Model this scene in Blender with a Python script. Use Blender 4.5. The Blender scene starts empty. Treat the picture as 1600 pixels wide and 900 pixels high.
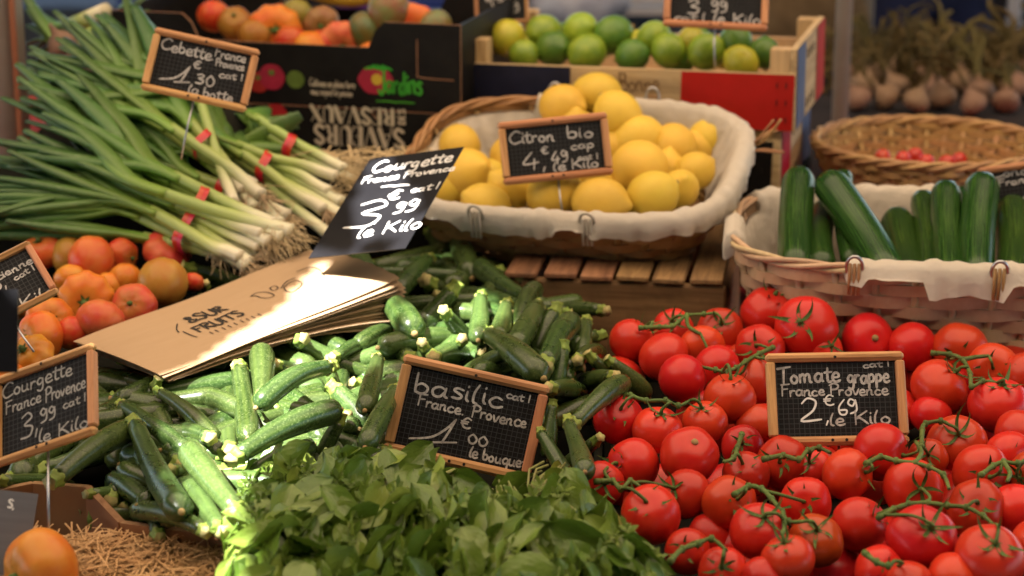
import bpy, math, random
import numpy as np
from mathutils import Matrix, Vector
RND = random.Random(7)
rad = math.radians
scene = bpy.context.scene
COL = scene.collection
# ------------------------------------------------------------------ camera
PITCH = rad(16.0)
CAMP = np.array((0.0, 0.0, 1.55))
cam = bpy.data.cameras.new('camera'); camo = bpy.data.objects.new('camera', cam); COL.objects.link(camo)
camo.location = CAMP; camo.rotation_euler = (rad(90) - PITCH, 0, 0)
cam.sensor_width = 36.0; cam.lens = 75.0; cam.clip_start = 0.05; cam.clip_end = 400
cam.dof.use_dof = True; cam.dof.focus_distance = 2.12; cam.dof.aperture_fstop = 4.5
scene.camera = camo
# ------------------------------------------------------------------ sky, sun, exposure
SUN_EL, SUN_DIR = rad(54), Vector((-0.40, -0.43, 0)).normalized()      # the sun stands behind and to the left of the viewer
SUNV = np.array((SUN_DIR.x * math.cos(SUN_EL), SUN_DIR.y * math.cos(SUN_EL), math.sin(SUN_EL)))
world = bpy.data.worlds.new('World'); scene.world = world; world.use_nodes = True
wn = world.node_tree.nodes; wl = world.node_tree.links; wn.clear()
wo = wn.new('ShaderNodeOutputWorld'); wb = wn.new('ShaderNodeBackground'); ws = wn.new('ShaderNodeTexSky')
ws.sky_type = 'NISHITA'; ws.sun_disc = False; ws.sun_elevation = SUN_EL
ws.sun_rotation = math.atan2(SUN_DIR.x, SUN_DIR.y)
wb.inputs['Strength'].default_value = 0.05
wl.new(ws.outputs[0], wb.inputs[0]); wl.new(wb.outputs[0], wo.inputs[0])
sl = bpy.data.lights.new('sun', 'SUN'); sl.energy = 3.7; sl.angle = rad(0.53); sl.color = (1.0, 0.96, 0.91)
so = bpy.data.objects.new('sun', sl); COL.objects.link(so)
so.rotation_euler = Vector(SUNV).to_track_quat('Z', 'Y').to_euler()
scene.view_settings.view_transform = 'Standard'; scene.view_settings.look = 'None'
scene.view_settings.exposure = 3.1; scene.view_settings.gamma = 1.0; scene.view_settings.use_curve_mapping = False
scene.cycles.use_denoising = True
try: scene.cycles.denoiser = 'OPENIMAGEDENOISE'
except Exception: pass
scene.cycles.max_bounces = 8; scene.cycles.diffuse_bounces = 2; scene.cycles.glossy_bounces = 3
scene.cycles.transmission_bounces = 4; scene.cycles.sample_clamp_indirect = 6.0
# ------------------------------------------------------------------ pixel rays onto the place
CF = np.array((0, math.cos(PITCH), -math.sin(PITCH))); CU = np.array((0, math.sin(PITCH), math.cos(PITCH))); CR = np.array((1.0, 0, 0))
KPX = 36.0 / 75.0 / 1600.0                       # metres per photo pixel per metre of depth
def at(px, py, d): return CAMP + d * (CF + (px - 800) * KPX * CR + (450 - py) * KPX * CU)
HZ, HS, HY = 0.80, 0.079, 1.71                   # the gently rising plane on which the produce is heaped
def surf_d(px, py):
    r = CF + (px - 800) * KPX * CR + (450 - py) * KPX * CU
    return (HZ - HS * HY - CAMP[2]) / (r[2] - HS * r[1])
def on(px, py, dd=0.0): return at(px, py, surf_d(px, py) + dd)
def onion_d(py): return 2.44 + (400 - py) * 0.0008
def proj(p):
    q = np.asarray(p) - CAMP; d = q @ CF
    return 800 + (q @ CR) / d / KPX, 450 - (q @ CU) / d / KPX, d
# ------------------------------------------------------------------ mesh helpers
class MB:
    def __init__(s): s.v = []; s.f = []; s.uv = []; s.mi = []
    def add(s, v, f, uv=None, mi=0):
        o = len(s.v); s.v += [tuple(map(float, p)) for p in v]
        for k, q in enumerate(f):
            s.f.append(tuple(i + o for i in q)); s.mi.append(mi)
            s.uv.append(uv[k] if uv else [(0, 0)] * len(q))
    def mesh(s, name, mats, smooth=True):
        m = bpy.data.meshes.new(name); m.from_pydata(s.v, [], s.f)
        ul = m.uv_layers.new(name='UVMap')
        ul.data.foreach_set('uv', [c for q in s.uv for p in q for c in p])
        if not isinstance(mats, (list, tuple)): mats = [mats]
        for x in mats: m.materials.append(x)
        if len(mats) > 1: m.polygons.foreach_set('material_index', s.mi)
        if smooth: m.polygons.foreach_set('use_smooth', [True] * len(m.polygons))
        m.update(); return m
    def obj(s, name, mats, parent=None, smooth=True, off=None):
        if off is not None: s.v = [(p[0] - off[0], p[1] - off[1], p[2] - off[2]) for p in s.v]
        return link(name, s.mesh(name, mats, smooth), parent)
def link(name, data, parent=None):
    o = bpy.data.objects.new(name, data); COL.objects.link(o)
    if parent is not None: o.parent = parent
    return o
def tag(o, label=None, cat=None, group=None, kind=None):
    if label: o['label'] = label
    if cat: o['category'] = cat
    if group: o['group'] = group
    if kind: o['kind'] = kind
    return o
def empty(name, loc=(0, 0, 0), mat=None):
    o = bpy.data.objects.new(name, None); COL.objects.link(o); o.empty_display_size = 0.02
    if mat is not None: o.matrix_basis = mat
    else: o.location = tuple(map(float, loc))
    return o
def frame(origin, yaw=0, pitch=0, roll=0):
    return Matrix.Translation(Vector(origin)) @ Matrix.Rotation(rad(yaw), 4, 'Z') @ Matrix.Rotation(rad(pitch), 4, 'X') @ Matrix.Rotation(rad(roll), 4, 'Y')
def basis(origin, x, y, z):
    m = Matrix.Identity(4)
    for i, c in enumerate((x, y, z)):
        for j in range(3): m[j][i] = float(c[j])
    for j in range(3): m[j][3] = float(origin[j])
    return m
def nrm(v):
    v = np.asarray(v, float); return v / (np.linalg.norm(v) + 1e-12)
def catmull(pts, n=6, closed=False):
    P = [np.asarray(p, float) for p in pts]
    if len(P) < 3 and not closed: 
        return [P[0] + (P[-1] - P[0]) * k / n for k in range(n + 1)]
    out = []; N = len(P); segs = N if closed else N - 1
    for i in range(segs):
        if closed: a, b, c, d = P[(i - 1) % N], P[i], P[(i + 1) % N], P[(i + 2) % N]
        else: a, b, c, d = P[max(i - 1, 0)], P[i], P[i + 1], P[min(i + 2, N - 1)]
        for k in range(n):
            t = k / n
            out.append(.5 * ((2 * b) + (c - a) * t + (2 * a - 5 * b + 4 * c - d) * t * t + (3 * b - a - 3 * c + d) * t ** 3))
    if not closed: out.append(P[-1])
    return out
def tube(mb, pts, radii, n=8, flat=(1, 1), lobes=0, lobe=0.0, caps=True, mi=0, up=(0, 0, 1), capmi=None, twist=0.0):
    P = np.array([np.asarray(p, float) for p in pts]); N = len(P)
    R = np.broadcast_to(np.asarray(radii, float), (N,))
    T = np.gradient(P, axis=0); T /= (np.linalg.norm(T, axis=1)[:, None] + 1e-12)
    u = np.asarray(up, float); u = u - T[0] * (u @ T[0])
    if np.linalg.norm(u) < 1e-4: u = np.cross(T[0], (1, 0.3, 0.2))
    u = nrm(u); ang = np.linspace(0, 2 * math.pi, n, endpoint=False)
    prof = 1 + lobe * np.cos(lobes * ang) if lobes else np.ones(n)
    vs = []
    for i in range(N):
        u = nrm(u - T[i] * (u @ T[i])); w = np.cross(T[i], u); a = ang + twist * i
        ring = P[i] + R[i] * ((np.cos(a) * prof * flat[0])[:, None] * w + (np.sin(a) * prof * flat[1])[:, None] * u)
        vs += list(ring)
    fs, uv = [], []
    for i in range(N - 1):
        for j in range(n):
            k = (j + 1) % n
            fs.append((i * n + j, (i + 1) * n + j, (i + 1) * n + k, i * n + k))
            a0, a1, b0, b1 = i / (N - 1), (i + 1) / (N - 1), j / n, (j + 1) / n
            uv.append([(a0, b0), (a1, b0), (a1, b1), (a0, b1)])
    mb.add(vs, fs, uv, mi)
    if caps:
        o = len(mb.v) - N * n; cm = mi if capmi is None else capmi
        for i, rev in ((0, True), (N - 1, False)):
            q = [o + i * n + j for j in range(n)]
            mb.f.append(tuple(q if rev else q[::-1])); mb.mi.append(cm if i == 0 else (cm if capmi is not None else mi))
            mb.uv.append([(i / (N - 1), .5)] * n)
def box(mb, c, s, mi=0, rot=None, bevel=0.0):
    hx, hy, hz = s[0] / 2, s[1] / 2, s[2] / 2
    if bevel > 0:
        b = min(bevel, hx * .9, hy * .9, hz * .9); v = []; idx = {}
        for ix in (-1, 1):
            for iy in (-1, 1):
                for iz in (-1, 1):
                    for k in range(3):
                        p = [ix * hx, iy * hy, iz * hz]
                        for a in range(3):
                            if a != k: p[a] -= (ix, iy, iz)[a] * b
                        idx[(ix, iy, iz, k)] = len(v); v.append(p)
        f = []
        for k in range(3):
            a, c2 = (k + 1) % 3, (k + 2) % 3
            for sg in (-1, 1):
                q = []
                for (p1, p2) in ((-1, -1), (1, -1), (1, 1), (-1, 1)):
                    t = [0, 0, 0]; t[k] = sg; t[a] = p1; t[c2] = p2; q.append(idx[(*t, k)])
                f.append(tuple(q if sg > 0 else q[::-1]))
        for k in range(3):
            a, c2 = (k + 1) % 3, (k + 2) % 3
            for s1 in (-1, 1):
                for s2 in (-1, 1):
                    t0 = [0, 0, 0]; t1 = [0, 0, 0]; t0[k] = -1; t1[k] = 1; t0[a] = t1[a] = s1; t0[c2] = t1[c2] = s2
                    q = [idx[(*t0, a)], idx[(*t1, a)], idx[(*t1, c2)], idx[(*t0, c2)]]
                    f.append(tuple(q if s1 * s2 > 0 else q[::-1]))
        for ix in (-1, 1):
            for iy in (-1, 1):
                for iz in (-1, 1):
                    q = [idx[(ix, iy, iz, k)] for k in range(3)]
                    f.append(tuple(q if ix * iy * iz > 0 else q[::-1]))
    else:
        v = [(x, y, z) for x in (-hx, hx) for y in (-hy, hy) for z in (-hz, hz)]
        f = [(0, 1, 3, 2), (4, 6, 7, 5), (0, 4, 5, 1), (2, 3, 7, 6), (0, 2, 6, 4), (1, 5, 7, 3)]
    v = np.array(v, float)
    if rot is not None: v = v @ np.asarray(rot, float).T
    mb.add(v + np.asarray(c, float), f, None, mi)
def boxobj(name, c, s, mat, parent, bevel=0.0, rot=None):
    """one board as an object of its own: its mesh is centred on its own origin"""
    mb = MB(); box(mb, (0, 0, 0), s, bevel=bevel); o = mb.obj(name, mat, parent, smooth=False); o.location = tuple(map(float, c))
    if rot is not None: o.rotation_euler = rot
    return o
def revolve(mb, prof, n=20, lobes=0, lobe=0.0, jitter=0.0, rng=RND, dim=0.0, mi=0):
    """prof: list of (radius, z) from bottom to top; a closed body about local Z"""
    N = len(prof); v = [(0, 0, prof[0][1])]
    ph = rng.random() * 6
    for (r, z) in prof[1:-1]:
        k = abs(z) if lobe else 0
        for j in range(n):
            a = 2 * math.pi * j / n
            w = 1 + lobe * (0.35 + 0.65 * min(1, max(0, z + .55))) * math.cos(lobes * a + ph) + jitter * math.sin(2 * a + ph) * (1 - z * z * .3)
            v.append((r * w * math.cos(a), r * w * math.sin(a), z + (-dim * abs(math.cos(lobes * a / 2 + ph)) * max(0, z - .3) if dim else 0)))
    v.append((0, 0, prof[-1][1])); top = len(v) - 1; f = []; uv = []
    for j in range(n):
        f.append((0, 1 + (j + 1) % n, 1 + j)); uv.append([(j / n, 0)] * 3)
    for i in range(N - 3):
        for j in range(n):
            a, b = 1 + i * n, 1 + (i + 1) * n
            f.append((a + j, a + (j + 1) % n, b + (j + 1) % n, b + j))
            u0, u1, w0, w1 = j / n, (j + 1) / n, (i + 1) / (N - 1), (i + 2) / (N - 1)
            uv.append([(u0, w0), (u1, w0), (u1, w1), (u0, w1)])
    a = 1 + (N - 3) * n
    for j in range(n):
        f.append((a + j, a + (j + 1) % n, top)); uv.append([(j / n, 1)] * 3)
    mb.add(v, f, uv, mi)
# ------------------------------------------------------------------ materials
class NT:
    def __init__(s, name):
        s.m = bpy.data.materials.new(name); s.m.use_nodes = True; s.t = s.m.node_tree
        s.t.nodes.clear(); s.out = s.t.nodes.new('ShaderNodeOutputMaterial')
    def n(s, typ, ins=None, **kw):
        x = s.t.nodes.new('ShaderNode' + typ)
        for k, v in kw.items(): setattr(x, k, v)
        for k, v in (ins or {}).items(): s.put(x.inputs[k], v)
        return x
    def put(s, sock, v):
        if isinstance(v, bpy.types.NodeSocket): s.t.links.new(v, sock)
        elif isinstance(v, bpy.types.Node): s.t.links.new(v.outputs[0], sock)
        else:
            if hasattr(sock.default_value, '__len__') and not hasattr(v, '__len__'): v = (v,) * len(sock.default_value)
            if hasattr(sock.default_value, '__len__') and len(v) == 3 and len(sock.default_value) == 4: v = (*v, 1)
            sock.default_value = v
    def math(s, op, a, b=0.0, c=None, clamp=False):
        x = s.n('Math', operation=op, use_clamp=clamp); s.put(x.inputs[0], a); s.put(x.inputs[1], b)
        if c is not None: s.put(x.inputs[2], c)
        return x.outputs[0]
    def mix(s, f, a, b, blend='MIX'):
        x = s.n('MixRGB', blend_type=blend); s.put(x.inputs[0], f); s.put(x.inputs[1], a); s.put(x.inputs[2], b); return x.outputs[0]
    def coords(s, what='Object', scale=(1, 1, 1), rot=(0, 0, 0)):
        tc = s.n('TexCoord'); mp = s.n('Mapping'); s.t.links.new(tc.outputs[what], mp.inputs[0])
        mp.inputs['Scale'].default_value = scale; mp.inputs['Rotation'].default_value = rot; return mp.outputs[0]
    def noise(s, scale, vec=None, detail=3, rough=0.5, dist=0.0):
        x = s.n('TexNoise'); x.inputs['Scale'].default_value = scale; x.inputs['Detail'].default_value = detail
        x.inputs['Roughness'].default_value = rough; x.inputs['Distortion'].default_value = dist
        if vec is not None: s.t.links.new(vec, x.inputs['Vector'])
        return x.outputs[0]
    def ramp(s, f, stops, interp='LINEAR'):
        x = s.n('ValToRGB'); s.put(x.inputs[0], f); cr = x.color_ramp; cr.interpolation = interp
        while len(cr.elements) < len(stops): cr.elements.new(0.5)
        for e, (p, c) in zip(cr.elements, stops): e.position = p; e.color = (*c, 1) if len(c) == 3 else c
        return x.outputs[0]
    def sep(s, vec):
        x = s.n('SeparateXYZ'); s.t.links.new(vec, x.inputs[0]); return x.outputs
    def rnd(s): return s.n('ObjectInfo').outputs['Random']
    def bump(s, h, strength=.3, dist=.002):
        x = s.n('Bump'); x.inputs['Strength'].default_value = strength; x.inputs['Distance'].default_value = dist
        s.put(x.inputs['Height'], h); return x.outputs[0]
    def bsdf(s, color, rough=.5, spec=.5, normal=None, sss=0.0, sssr=None, coat=0.0, metal=0.0, transl=0.0, tcol=None):
        p = s.n('BsdfPrincipled'); s.put(p.inputs['Base Color'], color); s.put(p.inputs['Roughness'], rough)
        p.inputs['Specular IOR Level'].default_value = spec; p.inputs['Metallic'].default_value = metal
        if coat: p.inputs['Coat Weight'].default_value = coat; p.inputs['Coat Roughness'].default_value = .25
        if sss:
            p.inputs['Subsurface Weight'].default_value = sss; p.inputs['Subsurface Radius'].default_value = sssr or (.01, .004, .002)
            p.inputs['Subsurface Scale'].default_value = 1.0
        if normal is not None: s.put(p.inputs['Normal'], normal)
        last = p.outputs[0]
        if transl:
            t = s.n('BsdfTranslucent'); s.put(t.inputs[0], tcol if tcol is not None else color)
            mx = s.n('MixShader'); mx.inputs[0].default_value = transl
            s.t.links.new(last, mx.inputs[1]); s.t.links.new(t.outputs[0], mx.inputs[2]); last = mx.outputs[0]
        s.t.links.new(last, s.out.inputs[0]); return s.m
def vary(t, col, amt=.25, hue=.03):
    """each object a little lighter or darker than the next"""
    r = t.rnd(); hs = t.n('HueSaturation'); t.put(hs.inputs['Color'], col)
    t.put(hs.inputs['Value'], t.math('MULTIPLY_ADD', r, amt, 1 - amt / 2)); 
    r2 = t.math('FRACT', t.math('MULTIPLY', r, 7.31)); t.put(hs.inputs['Hue'], t.math('MULTIPLY_ADD', r2, hue, .5 - hue / 2))
    return hs.outputs[0]
def simple(name, c1, c2=None, scale=20, rough=.6, spec=.4, bump=0.0, bscale=None, amt=.12, vec=(1, 1, 1), **kw):
    t = NT(name); co = t.coords('Object', vec); c2 = c2 or tuple(x * .75 for x in c1)
    f = t.noise(scale, co, 4, .6); col = vary(t, t.mix(t.ramp(f, [(.32, (0, 0, 0)), (.68, (1, 1, 1))]), c1, c2), amt)
    nb = t.bump(t.noise(bscale or scale * 4, co, 3), .4, bump) if bump else None
    return t.bsdf(col, rough, spec, nb, **kw)
def wood(name, c1, c2, scale=30, axis=0, rough=.6, amt=.2, stain=0.0):
    t = NT(name); st = [1, 1, 1]; st[axis] = .07; co = t.coords('Object', st)
    oi = t.n('ObjectInfo'); off = t.n('VectorMath', operation='ADD'); t.t.links.new(co, off.inputs[0])
    cx = t.n('CombineXYZ'); t.put(cx.inputs[0], t.math('MULTIPLY', oi.outputs['Random'], 37.0)); t.put(cx.inputs[1], t.math('MULTIPLY', oi.outputs['Random'], 11.0))
    t.t.links.new(cx.outputs[0], off.inputs[1])
    f = t.noise(scale * 6, off.outputs[0], 5, .65, .6); g = t.noise(scale, off.outputs[0], 3, .5, 1.5)
    ring = t.math('FRACT', t.math('MULTIPLY', g, 9.0))
    col = t.mix(t.math('MULTIPLY', ring, .55), c1, c2); col = t.mix(t.ramp(f, [(.4, (0, 0, 0)), (.75, (1, 1, 1))]), col, tuple(x * .6 for x in c2))
    if stain:
        s2 = t.noise(14, t.coords('Object'), 4, .6); col = t.mix(t.math('MULTIPLY', t.ramp(s2, [(.5, (0, 0, 0)), (.7, (1, 1, 1))]), stain), col, tuple(x * .35 for x in c2))
    return t.bsdf(vary(t, col, amt), rough, .35, t.bump(f, .35, .0006))
MT = {}
def build_mats():
    # courgette skin: u runs along the fruit, v round it
    t = NT('courgette_skin'); co = t.coords('Object'); uv = t.sep(t.coords('UV'))
    stripe = t.math('SINE', t.math('MULTIPLY', uv[1], 6.2832 * 9)); st2 = t.noise(16, t.coords('UV', (.5, 9, 1)), 2)
    fleck = t.ramp(t.noise(520, co, 2, .6), [(.53, (0, 0, 0)), (.66, (1, 1, 1))]); blot = t.noise(60, co, 4, .6)
    base = t.mix(t.ramp(blot, [(.35, (0, 0, 0)), (.7, (1, 1, 1))]), (.012, .033, .007), (.030, .062, .014))
    base = t.mix(t.math('MULTIPLY', t.math('MULTIPLY_ADD', stripe, .25, .3), st2), base, (.085, .14, .022))
    base = t.mix(t.math('MULTIPLY', fleck, .32), base, (.24, .31, .12))
    tone = t.math('FRACT', t.math('MULTIPLY', t.rnd(), 3.7)); base = t.mix(t.math('MULTIPLY', t.math('POWER', tone, 2.0), .38), base, (.12, .18, .05))
    MT['courgette'] = t.bsdf(vary(t, base, .35), t.math('MULTIPLY_ADD', blot, .22, .18), .5, t.bump(t.noise(380, co, 2), .12, .0006))
    t = NT('courgette_stem'); co = t.coords('Object'); f = t.noise(70, co, 3)
    MT['cstem'] = t.bsdf(vary(t, t.mix(f, (.12, .20, .028), (.27, .34, .065)), .3), .55, .35, t.bump(t.noise(300, co), .3, .001), sss=.1)
    MT['ccut'] = simple('courgette_cut', (.56, .55, .22), (.42, .34, .14), 200, .75, .2)
    MT['cscar'] = simple('blossom_scar', (.42, .29, .13), (.3, .2, .08), 300, .85, .2)
    # smooth fruit coloured per object
    def fruit(name, shift, scale, rough, bump=0.0, bs=200, sss=.12, spec=.5, blotch=.55, coat=0.0, shoulder=None):
        t = NT(name); co = t.coords('Object'); oi = t.n('ObjectInfo')
        f = t.ramp(t.noise(scale, co, 3, .55), [(.35, (0, 0, 0)), (.7, (1, 1, 1))])
        hs = t.n('HueSaturation'); t.put(hs.inputs['Color'], oi.outputs['Color']); hs.inputs['Hue'].default_value = .5 + shift[0]
        hs.inputs['Saturation'].default_value = shift[1]; hs.inputs['Value'].default_value = shift[2]
        col = t.mix(t.math('MULTIPLY', f, blotch), oi.outputs['Color'], hs.outputs[0])
        if shoulder:
            z = t.sep(co)[2]; sh = t.ramp(t.math('ADD', z, t.math('MULTIPLY', t.noise(3, co), .35)), [(.75, (0, 0, 0)), (1.15, (1, 1, 1))])
            col = t.mix(t.math('MULTIPLY', sh, shoulder[1]), col, shoulder[0])
        return t.bsdf(vary(t, col, .16, .008), rough, spec, t.bump(t.noise(bs, co, 2), .25, bump) if bump else None, sss=sss, sssr=(.006, .002, .001), coat=coat)
    MT['tomato'] = fruit('tomato_skin', (.010, 1.0, 1.15), 1.3, .30, 0, sss=.03, spec=.38, blotch=.4)
    MT['heirloom'] = fruit('heirloom_tomato_skin', (.05, .95, 1.1), 1.1, .34, 0, sss=.03, spec=.3, shoulder=((.34, .22, .03), .55))
    MT['lemon'] = fruit('lemon_peel', (-.008, 1.0, .93), 2.2, .40, .0030, 30, sss=.08, blotch=.5, spec=.3)
    MT['lime'] = fruit('lime_peel', (-.04, 1.0, 1.6), 1.6, .36, .001, 26, sss=.05)
    MT['mango'] = fruit('mango_skin', (.2, .8, .9), 1.2, .38, 0, sss=.02, blotch=.9)
    t = NT('cucumber_skin'); co = t.coords('Object'); st = t.noise(5, t.coords('UV', (.6, 16, 1)), 3, .6)
    col = t.mix(t.ramp(st, [(.42, (0, 0, 0)), (.66, (1, 1, 1))]), (.010, .042, .006), (.042, .098, .014))
    MT['cucumber'] = t.bsdf(vary(t, col, .2), .26, .42, t.bump(st, .25, .0012))
    MT['vine'] = simple('vine_green', (.13, .19, .045), (.07, .11, .025), 60, .6, .3, amt=.3)
    MT['sepal'] = simple('sepal_green', (.10, .16, .035), (.055, .10, .02), 8, .6, .3, amt=.3)
    # leaves
    t = NT('basil_leaf'); uvv = t.coords('UV'); uv = t.sep(uvv); oi = t.n('ObjectInfo')
    mid = t.math('ABSOLUTE', t.math('SUBTRACT', uv[1], .5))
    vein = t.math('ABSOLUTE', t.math('SINE', t.math('MULTIPLY', t.math('SUBTRACT', uv[0], t.math('MULTIPLY', mid, .9)), 24.0)))
    veinm = t.ramp(vein, [(0, (1, 1, 1)), (.18, (0, 0, 0))]); midm = t.ramp(mid, [(0, (1, 1, 1)), (.035, (0, 0, 0))])
    c = t.mix(t.noise(25, t.coords('Object'), 3), (.070, .160, .016), (.165, .265, .034))
    c = t.mix(t.math('MULTIPLY', t.math('POWER', oi.outputs['Random'], 2.0), .65), c, (.25, .30, .06))
    c = t.mix(t.math('MULTIPLY', veinm, .07), c, (.22, .30, .09)); c = t.mix(t.math('MULTIPLY', midm, .4), c, (.26, .34, .11))
    MT['basil'] = t.bsdf(vary(t, c, .45, .012), .30, .5, t.bump(t.math('ADD', t.math('MULTIPLY', vein, .08), t.noise(5, t.coords('UV', (1.4, 1, 1)), 3)), .45, .0022), transl=.14, tcol=(.13, .25, .03))
    MT['basil_stem'] = simple('basil_stem', (.30, .34, .12), (.20, .20, .07), 60, .55, .3)
    # spring onion: u from the root up
    t = NT('onion_stalk'); u = t.sep(t.coords('UV'))[0]
    col = t.ramp(u, [(0, (.62, .52, .36)), (.10, (.80, .74, .58)), (.33, (.76, .74, .50)), (.58, (.42, .52, .15)), (1, (.23, .36, .065))])
    col = t.mix(t.math('MULTIPLY', t.noise(14, t.coords('UV', (.5, 12, 1)), 3), .35), col, (.45, .5, .2))
    MT['onion'] = t.bsdf(vary(t, col, .15), .36, .5, sss=.15, sssr=(.004, .004, .002))
    t = NT('onion_leaf'); u = t.sep(t.coords('UV'))[0]; st = t.noise(14, t.coords('UV', (.4, 14, 1)), 3, .6)
    col = t.ramp(u, [(0, (.22, .35, .045)), (.3, (.10, .21, .03)), (.75, (.042, .115, .026)), (1, (.028, .08, .026))])
    col = t.mix(t.math('MULTIPLY', st, .3), col, (.17, .27, .06)); fl = t.ramp(t.noise(60, t.coords('Object'), 4, .7), [(.55, (0, 0, 0)), (.8, (1, 1, 1))])
    col = t.mix(t.math('MULTIPLY', fl, .3), col, (.28, .36, .2))
    MT['onion_leaf'] = t.bsdf(vary(t, col, .35), .42, .45, t.bump(st, .2, .001))
    MT['root'] = simple('onion_roots', (.70, .55, .34), (.50, .35, .18), 40, .8, .2)
    MT['band'] = simple('red_band', (.62, .02, .022), (.5, .012, .015), 20, .3, .6)
    # things
    MT['frame_wood'] = wood('sign_frame_wood', (.60, .31, .135), (.46, .20, .075), 22, 0, .5, .16)
    MT['frame_wood_y'] = wood('sign_frame_wood_upright', (.60, .31, .135), (.46, .20, .075), 22, 1, .5, .16)
    t = NT('slate_grid'); co = t.coords('Object'); s3 = t.sep(co)
    def gl(c): return t.math('LESS_THAN', t.math('ABSOLUTE', t.math('SUBTRACT', t.math('FRACT', t.math('MULTIPLY', c, 200.0)), .5)), .07)
    g = t.math('MAXIMUM', gl(s3[0]), gl(s3[1])); sm = t.noise(35, co, 4, .7)
    col = t.mix(t.math('MULTIPLY', g, .5), t.mix(t.math('MULTIPLY', sm, .6), (.005, .005, .006), (.030, .030, .030)), (.07, .072, .075))
    MT['slate'] = t.bsdf(col, .6, .08)
    t = NT('black_card'); co = t.coords('Object'); MT['card'] = t.bsdf(t.mix(t.noise(40, co, 4), (.006, .006, .008), (.012, .012, .014)), t.math('MULTIPLY_ADD', t.noise(15, co, 3), .15, .3), .22)
    t = NT('chalk_line'); co = t.coords('Object'); f = t.math('MULTIPLY', t.ramp(t.noise(420, co, 3, .7), [(.3, (0, 0, 0)), (.62, (1, 1, 1))]), t.ramp(t.noise(70, co, 2), [(.3, (.25, .25, .25)), (.6, (1, 1, 1))]))
    MT['chalk'] = t.bsdf(t.mix(f, (.26, .25, .24), (.62, .60, .57)), .9, .1)
    t = NT('white_marker'); co = t.coords('Object'); MT['marker'] = t.bsdf(t.mix(t.noise(150, co, 3), (.66, .65, .62), (.85, .85, .83)), .6, .3)
    t = NT('faded_marker'); co = t.coords('Object'); MT['faded'] = t.bsdf(t.mix(t.noise(300, co, 3), (.22, .215, .20), (.42, .41, .38)), .7, .2)
    MT['hole'] = simple('screw_hole', (.012, .008, .006), rough=.8)
    MT['pin'] = simple('steel_pin', (.55, .55, .56), rough=.3, metal=.9)
    t = NT('kraft_paper'); co = t.coords('Object'); f = t.noise(12, t.coords('Object', (1, 6, 1)), 4, .6)
    MT['kraft'] = t.bsdf(t.mix(f, (.54, .375, .225), (.48, .325, .185)), .62, .3, t.bump(t.noise(30, t.coords('Object', (1, 5, 1)), 3), .25, .0015), transl=.06)
    MT['ink'] = simple('black_ink', (.03, .025, .022), rough=.7)
    MT['brown_ink'] = simple('brown_ink', (.13, .055, .025), rough=.7)
    t = NT('wicker'); co = t.coords('Object'); f = t.noise(90, co, 4, .7); g = t.noise(9, co, 2)
    MT['wicker'] = t.bsdf(vary(t, t.mix(f, t.mix(g, (.55, .33, .14), (.44, .23, .085)), (.30, .155, .06)), .3), .45, .45, t.bump(f, .3, .0008))
    t = NT('tan_wicker'); co = t.coords('Object'); f = t.noise(90, co, 4, .7); g = t.noise(9, co, 2)
    MT['tan_wicker'] = t.bsdf(vary(t, t.mix(f, t.mix(g, (.66, .42, .20), (.56, .33, .14)), (.40, .22, .09)), .3), .45, .4, t.bump(f, .3, .0008))
    t = NT('pale_wicker'); co = t.coords('Object'); f = t.noise(90, co, 4, .7); g = t.noise(9, co, 2)
    MT['pale_wicker'] = t.bsdf(vary(t, t.mix(f, t.mix(g, (.66, .49, .31), (.58, .41, .24)), (.44, .29, .16)), .25), .5, .4, t.bump(f, .3, .0008))
    t = NT('liner_cloth'); co = t.coords('Object'); wv = t.n('TexWave'); t.t.links.new(co, wv.inputs[0]); wv.inputs['Scale'].default_value = 260
    MT['cloth'] = t.bsdf(t.mix(t.noise(14, co, 4), (.84, .77, .66), (.76, .68, .56)), .85, .15, t.bump(t.math('ADD', t.noise(26, co, 4), t.math('MULTIPLY', wv.outputs[1], .06)), .9, .009), transl=.18)
    MT['crate_wood'] = wood('weathered_crate_wood', (.30, .165, .075), (.19, .095, .042), 16, 0, .75, .3, .6)
    MT['crate_wood_y'] = wood('weathered_crate_slat', (.33, .18, .08), (.20, .10, .045), 16, 1, .75, .3, .5)
    MT['pine'] = wood('pale_pine', (.62, .45, .25), (.52, .345, .17), 14, 0, .6, .12)
    MT['pine_y'] = wood('pale_pine_side', (.62, .45, .25), (.52, .345, .17), 14, 1, .6, .12)
    MT['pine_z'] = wood('pale_pine_post', (.62, .42, .22), (.52, .32, .15), 14, 2, .6, .12)
    MT['navy_print'] = simple('navy_print', (.018, .018, .042), (.013, .013, .03), 30, .6, .15, .0)
    MT['blue_print'] = simple('blue_print', (.065, .10, .22), (.05, .08, .18), 30, .55, .4)
    MT['red_print'] = simple('red_print', (.43, .008, .036), (.38, .007, .030), 40, .6, .2)
    MT['carton'] = simple('black_carton', (.009, .008, .008), (.014, .013, .012), 30, .5, .12)
    MT['carton_edge'] = simple('carton_edge', (.34, .20, .10), (.22, .12, .06), 120, .8, .2)
    MT['cream_print'] = simple('cream_print', (.62, .53, .40), (.50, .42, .31), 60, .7, .3)
    MT['green_print'] = simple('green_print', (.055, .42, .03), (.03, .30, .02), 20, .5, .4)
    MT['tomato_print'] = simple('tomato_print', (.40, .018, .02), (.26, .012, .014), 40, .5, .4)
    MT['green_tomato_print'] = simple('green_tomato_print', (.15, .22, .035), (.09, .13, .02), 40, .5, .4)
    MT['cardboard'] = simple('brown_cardboard', (.36, .17, .075), (.30, .135, .06), 15, .8, .2, .0006)
    MT['straw'] = simple('straw_fibre', (.68, .46, .20), (.50, .30, .11), 30, .6, .35, amt=.3)
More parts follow.
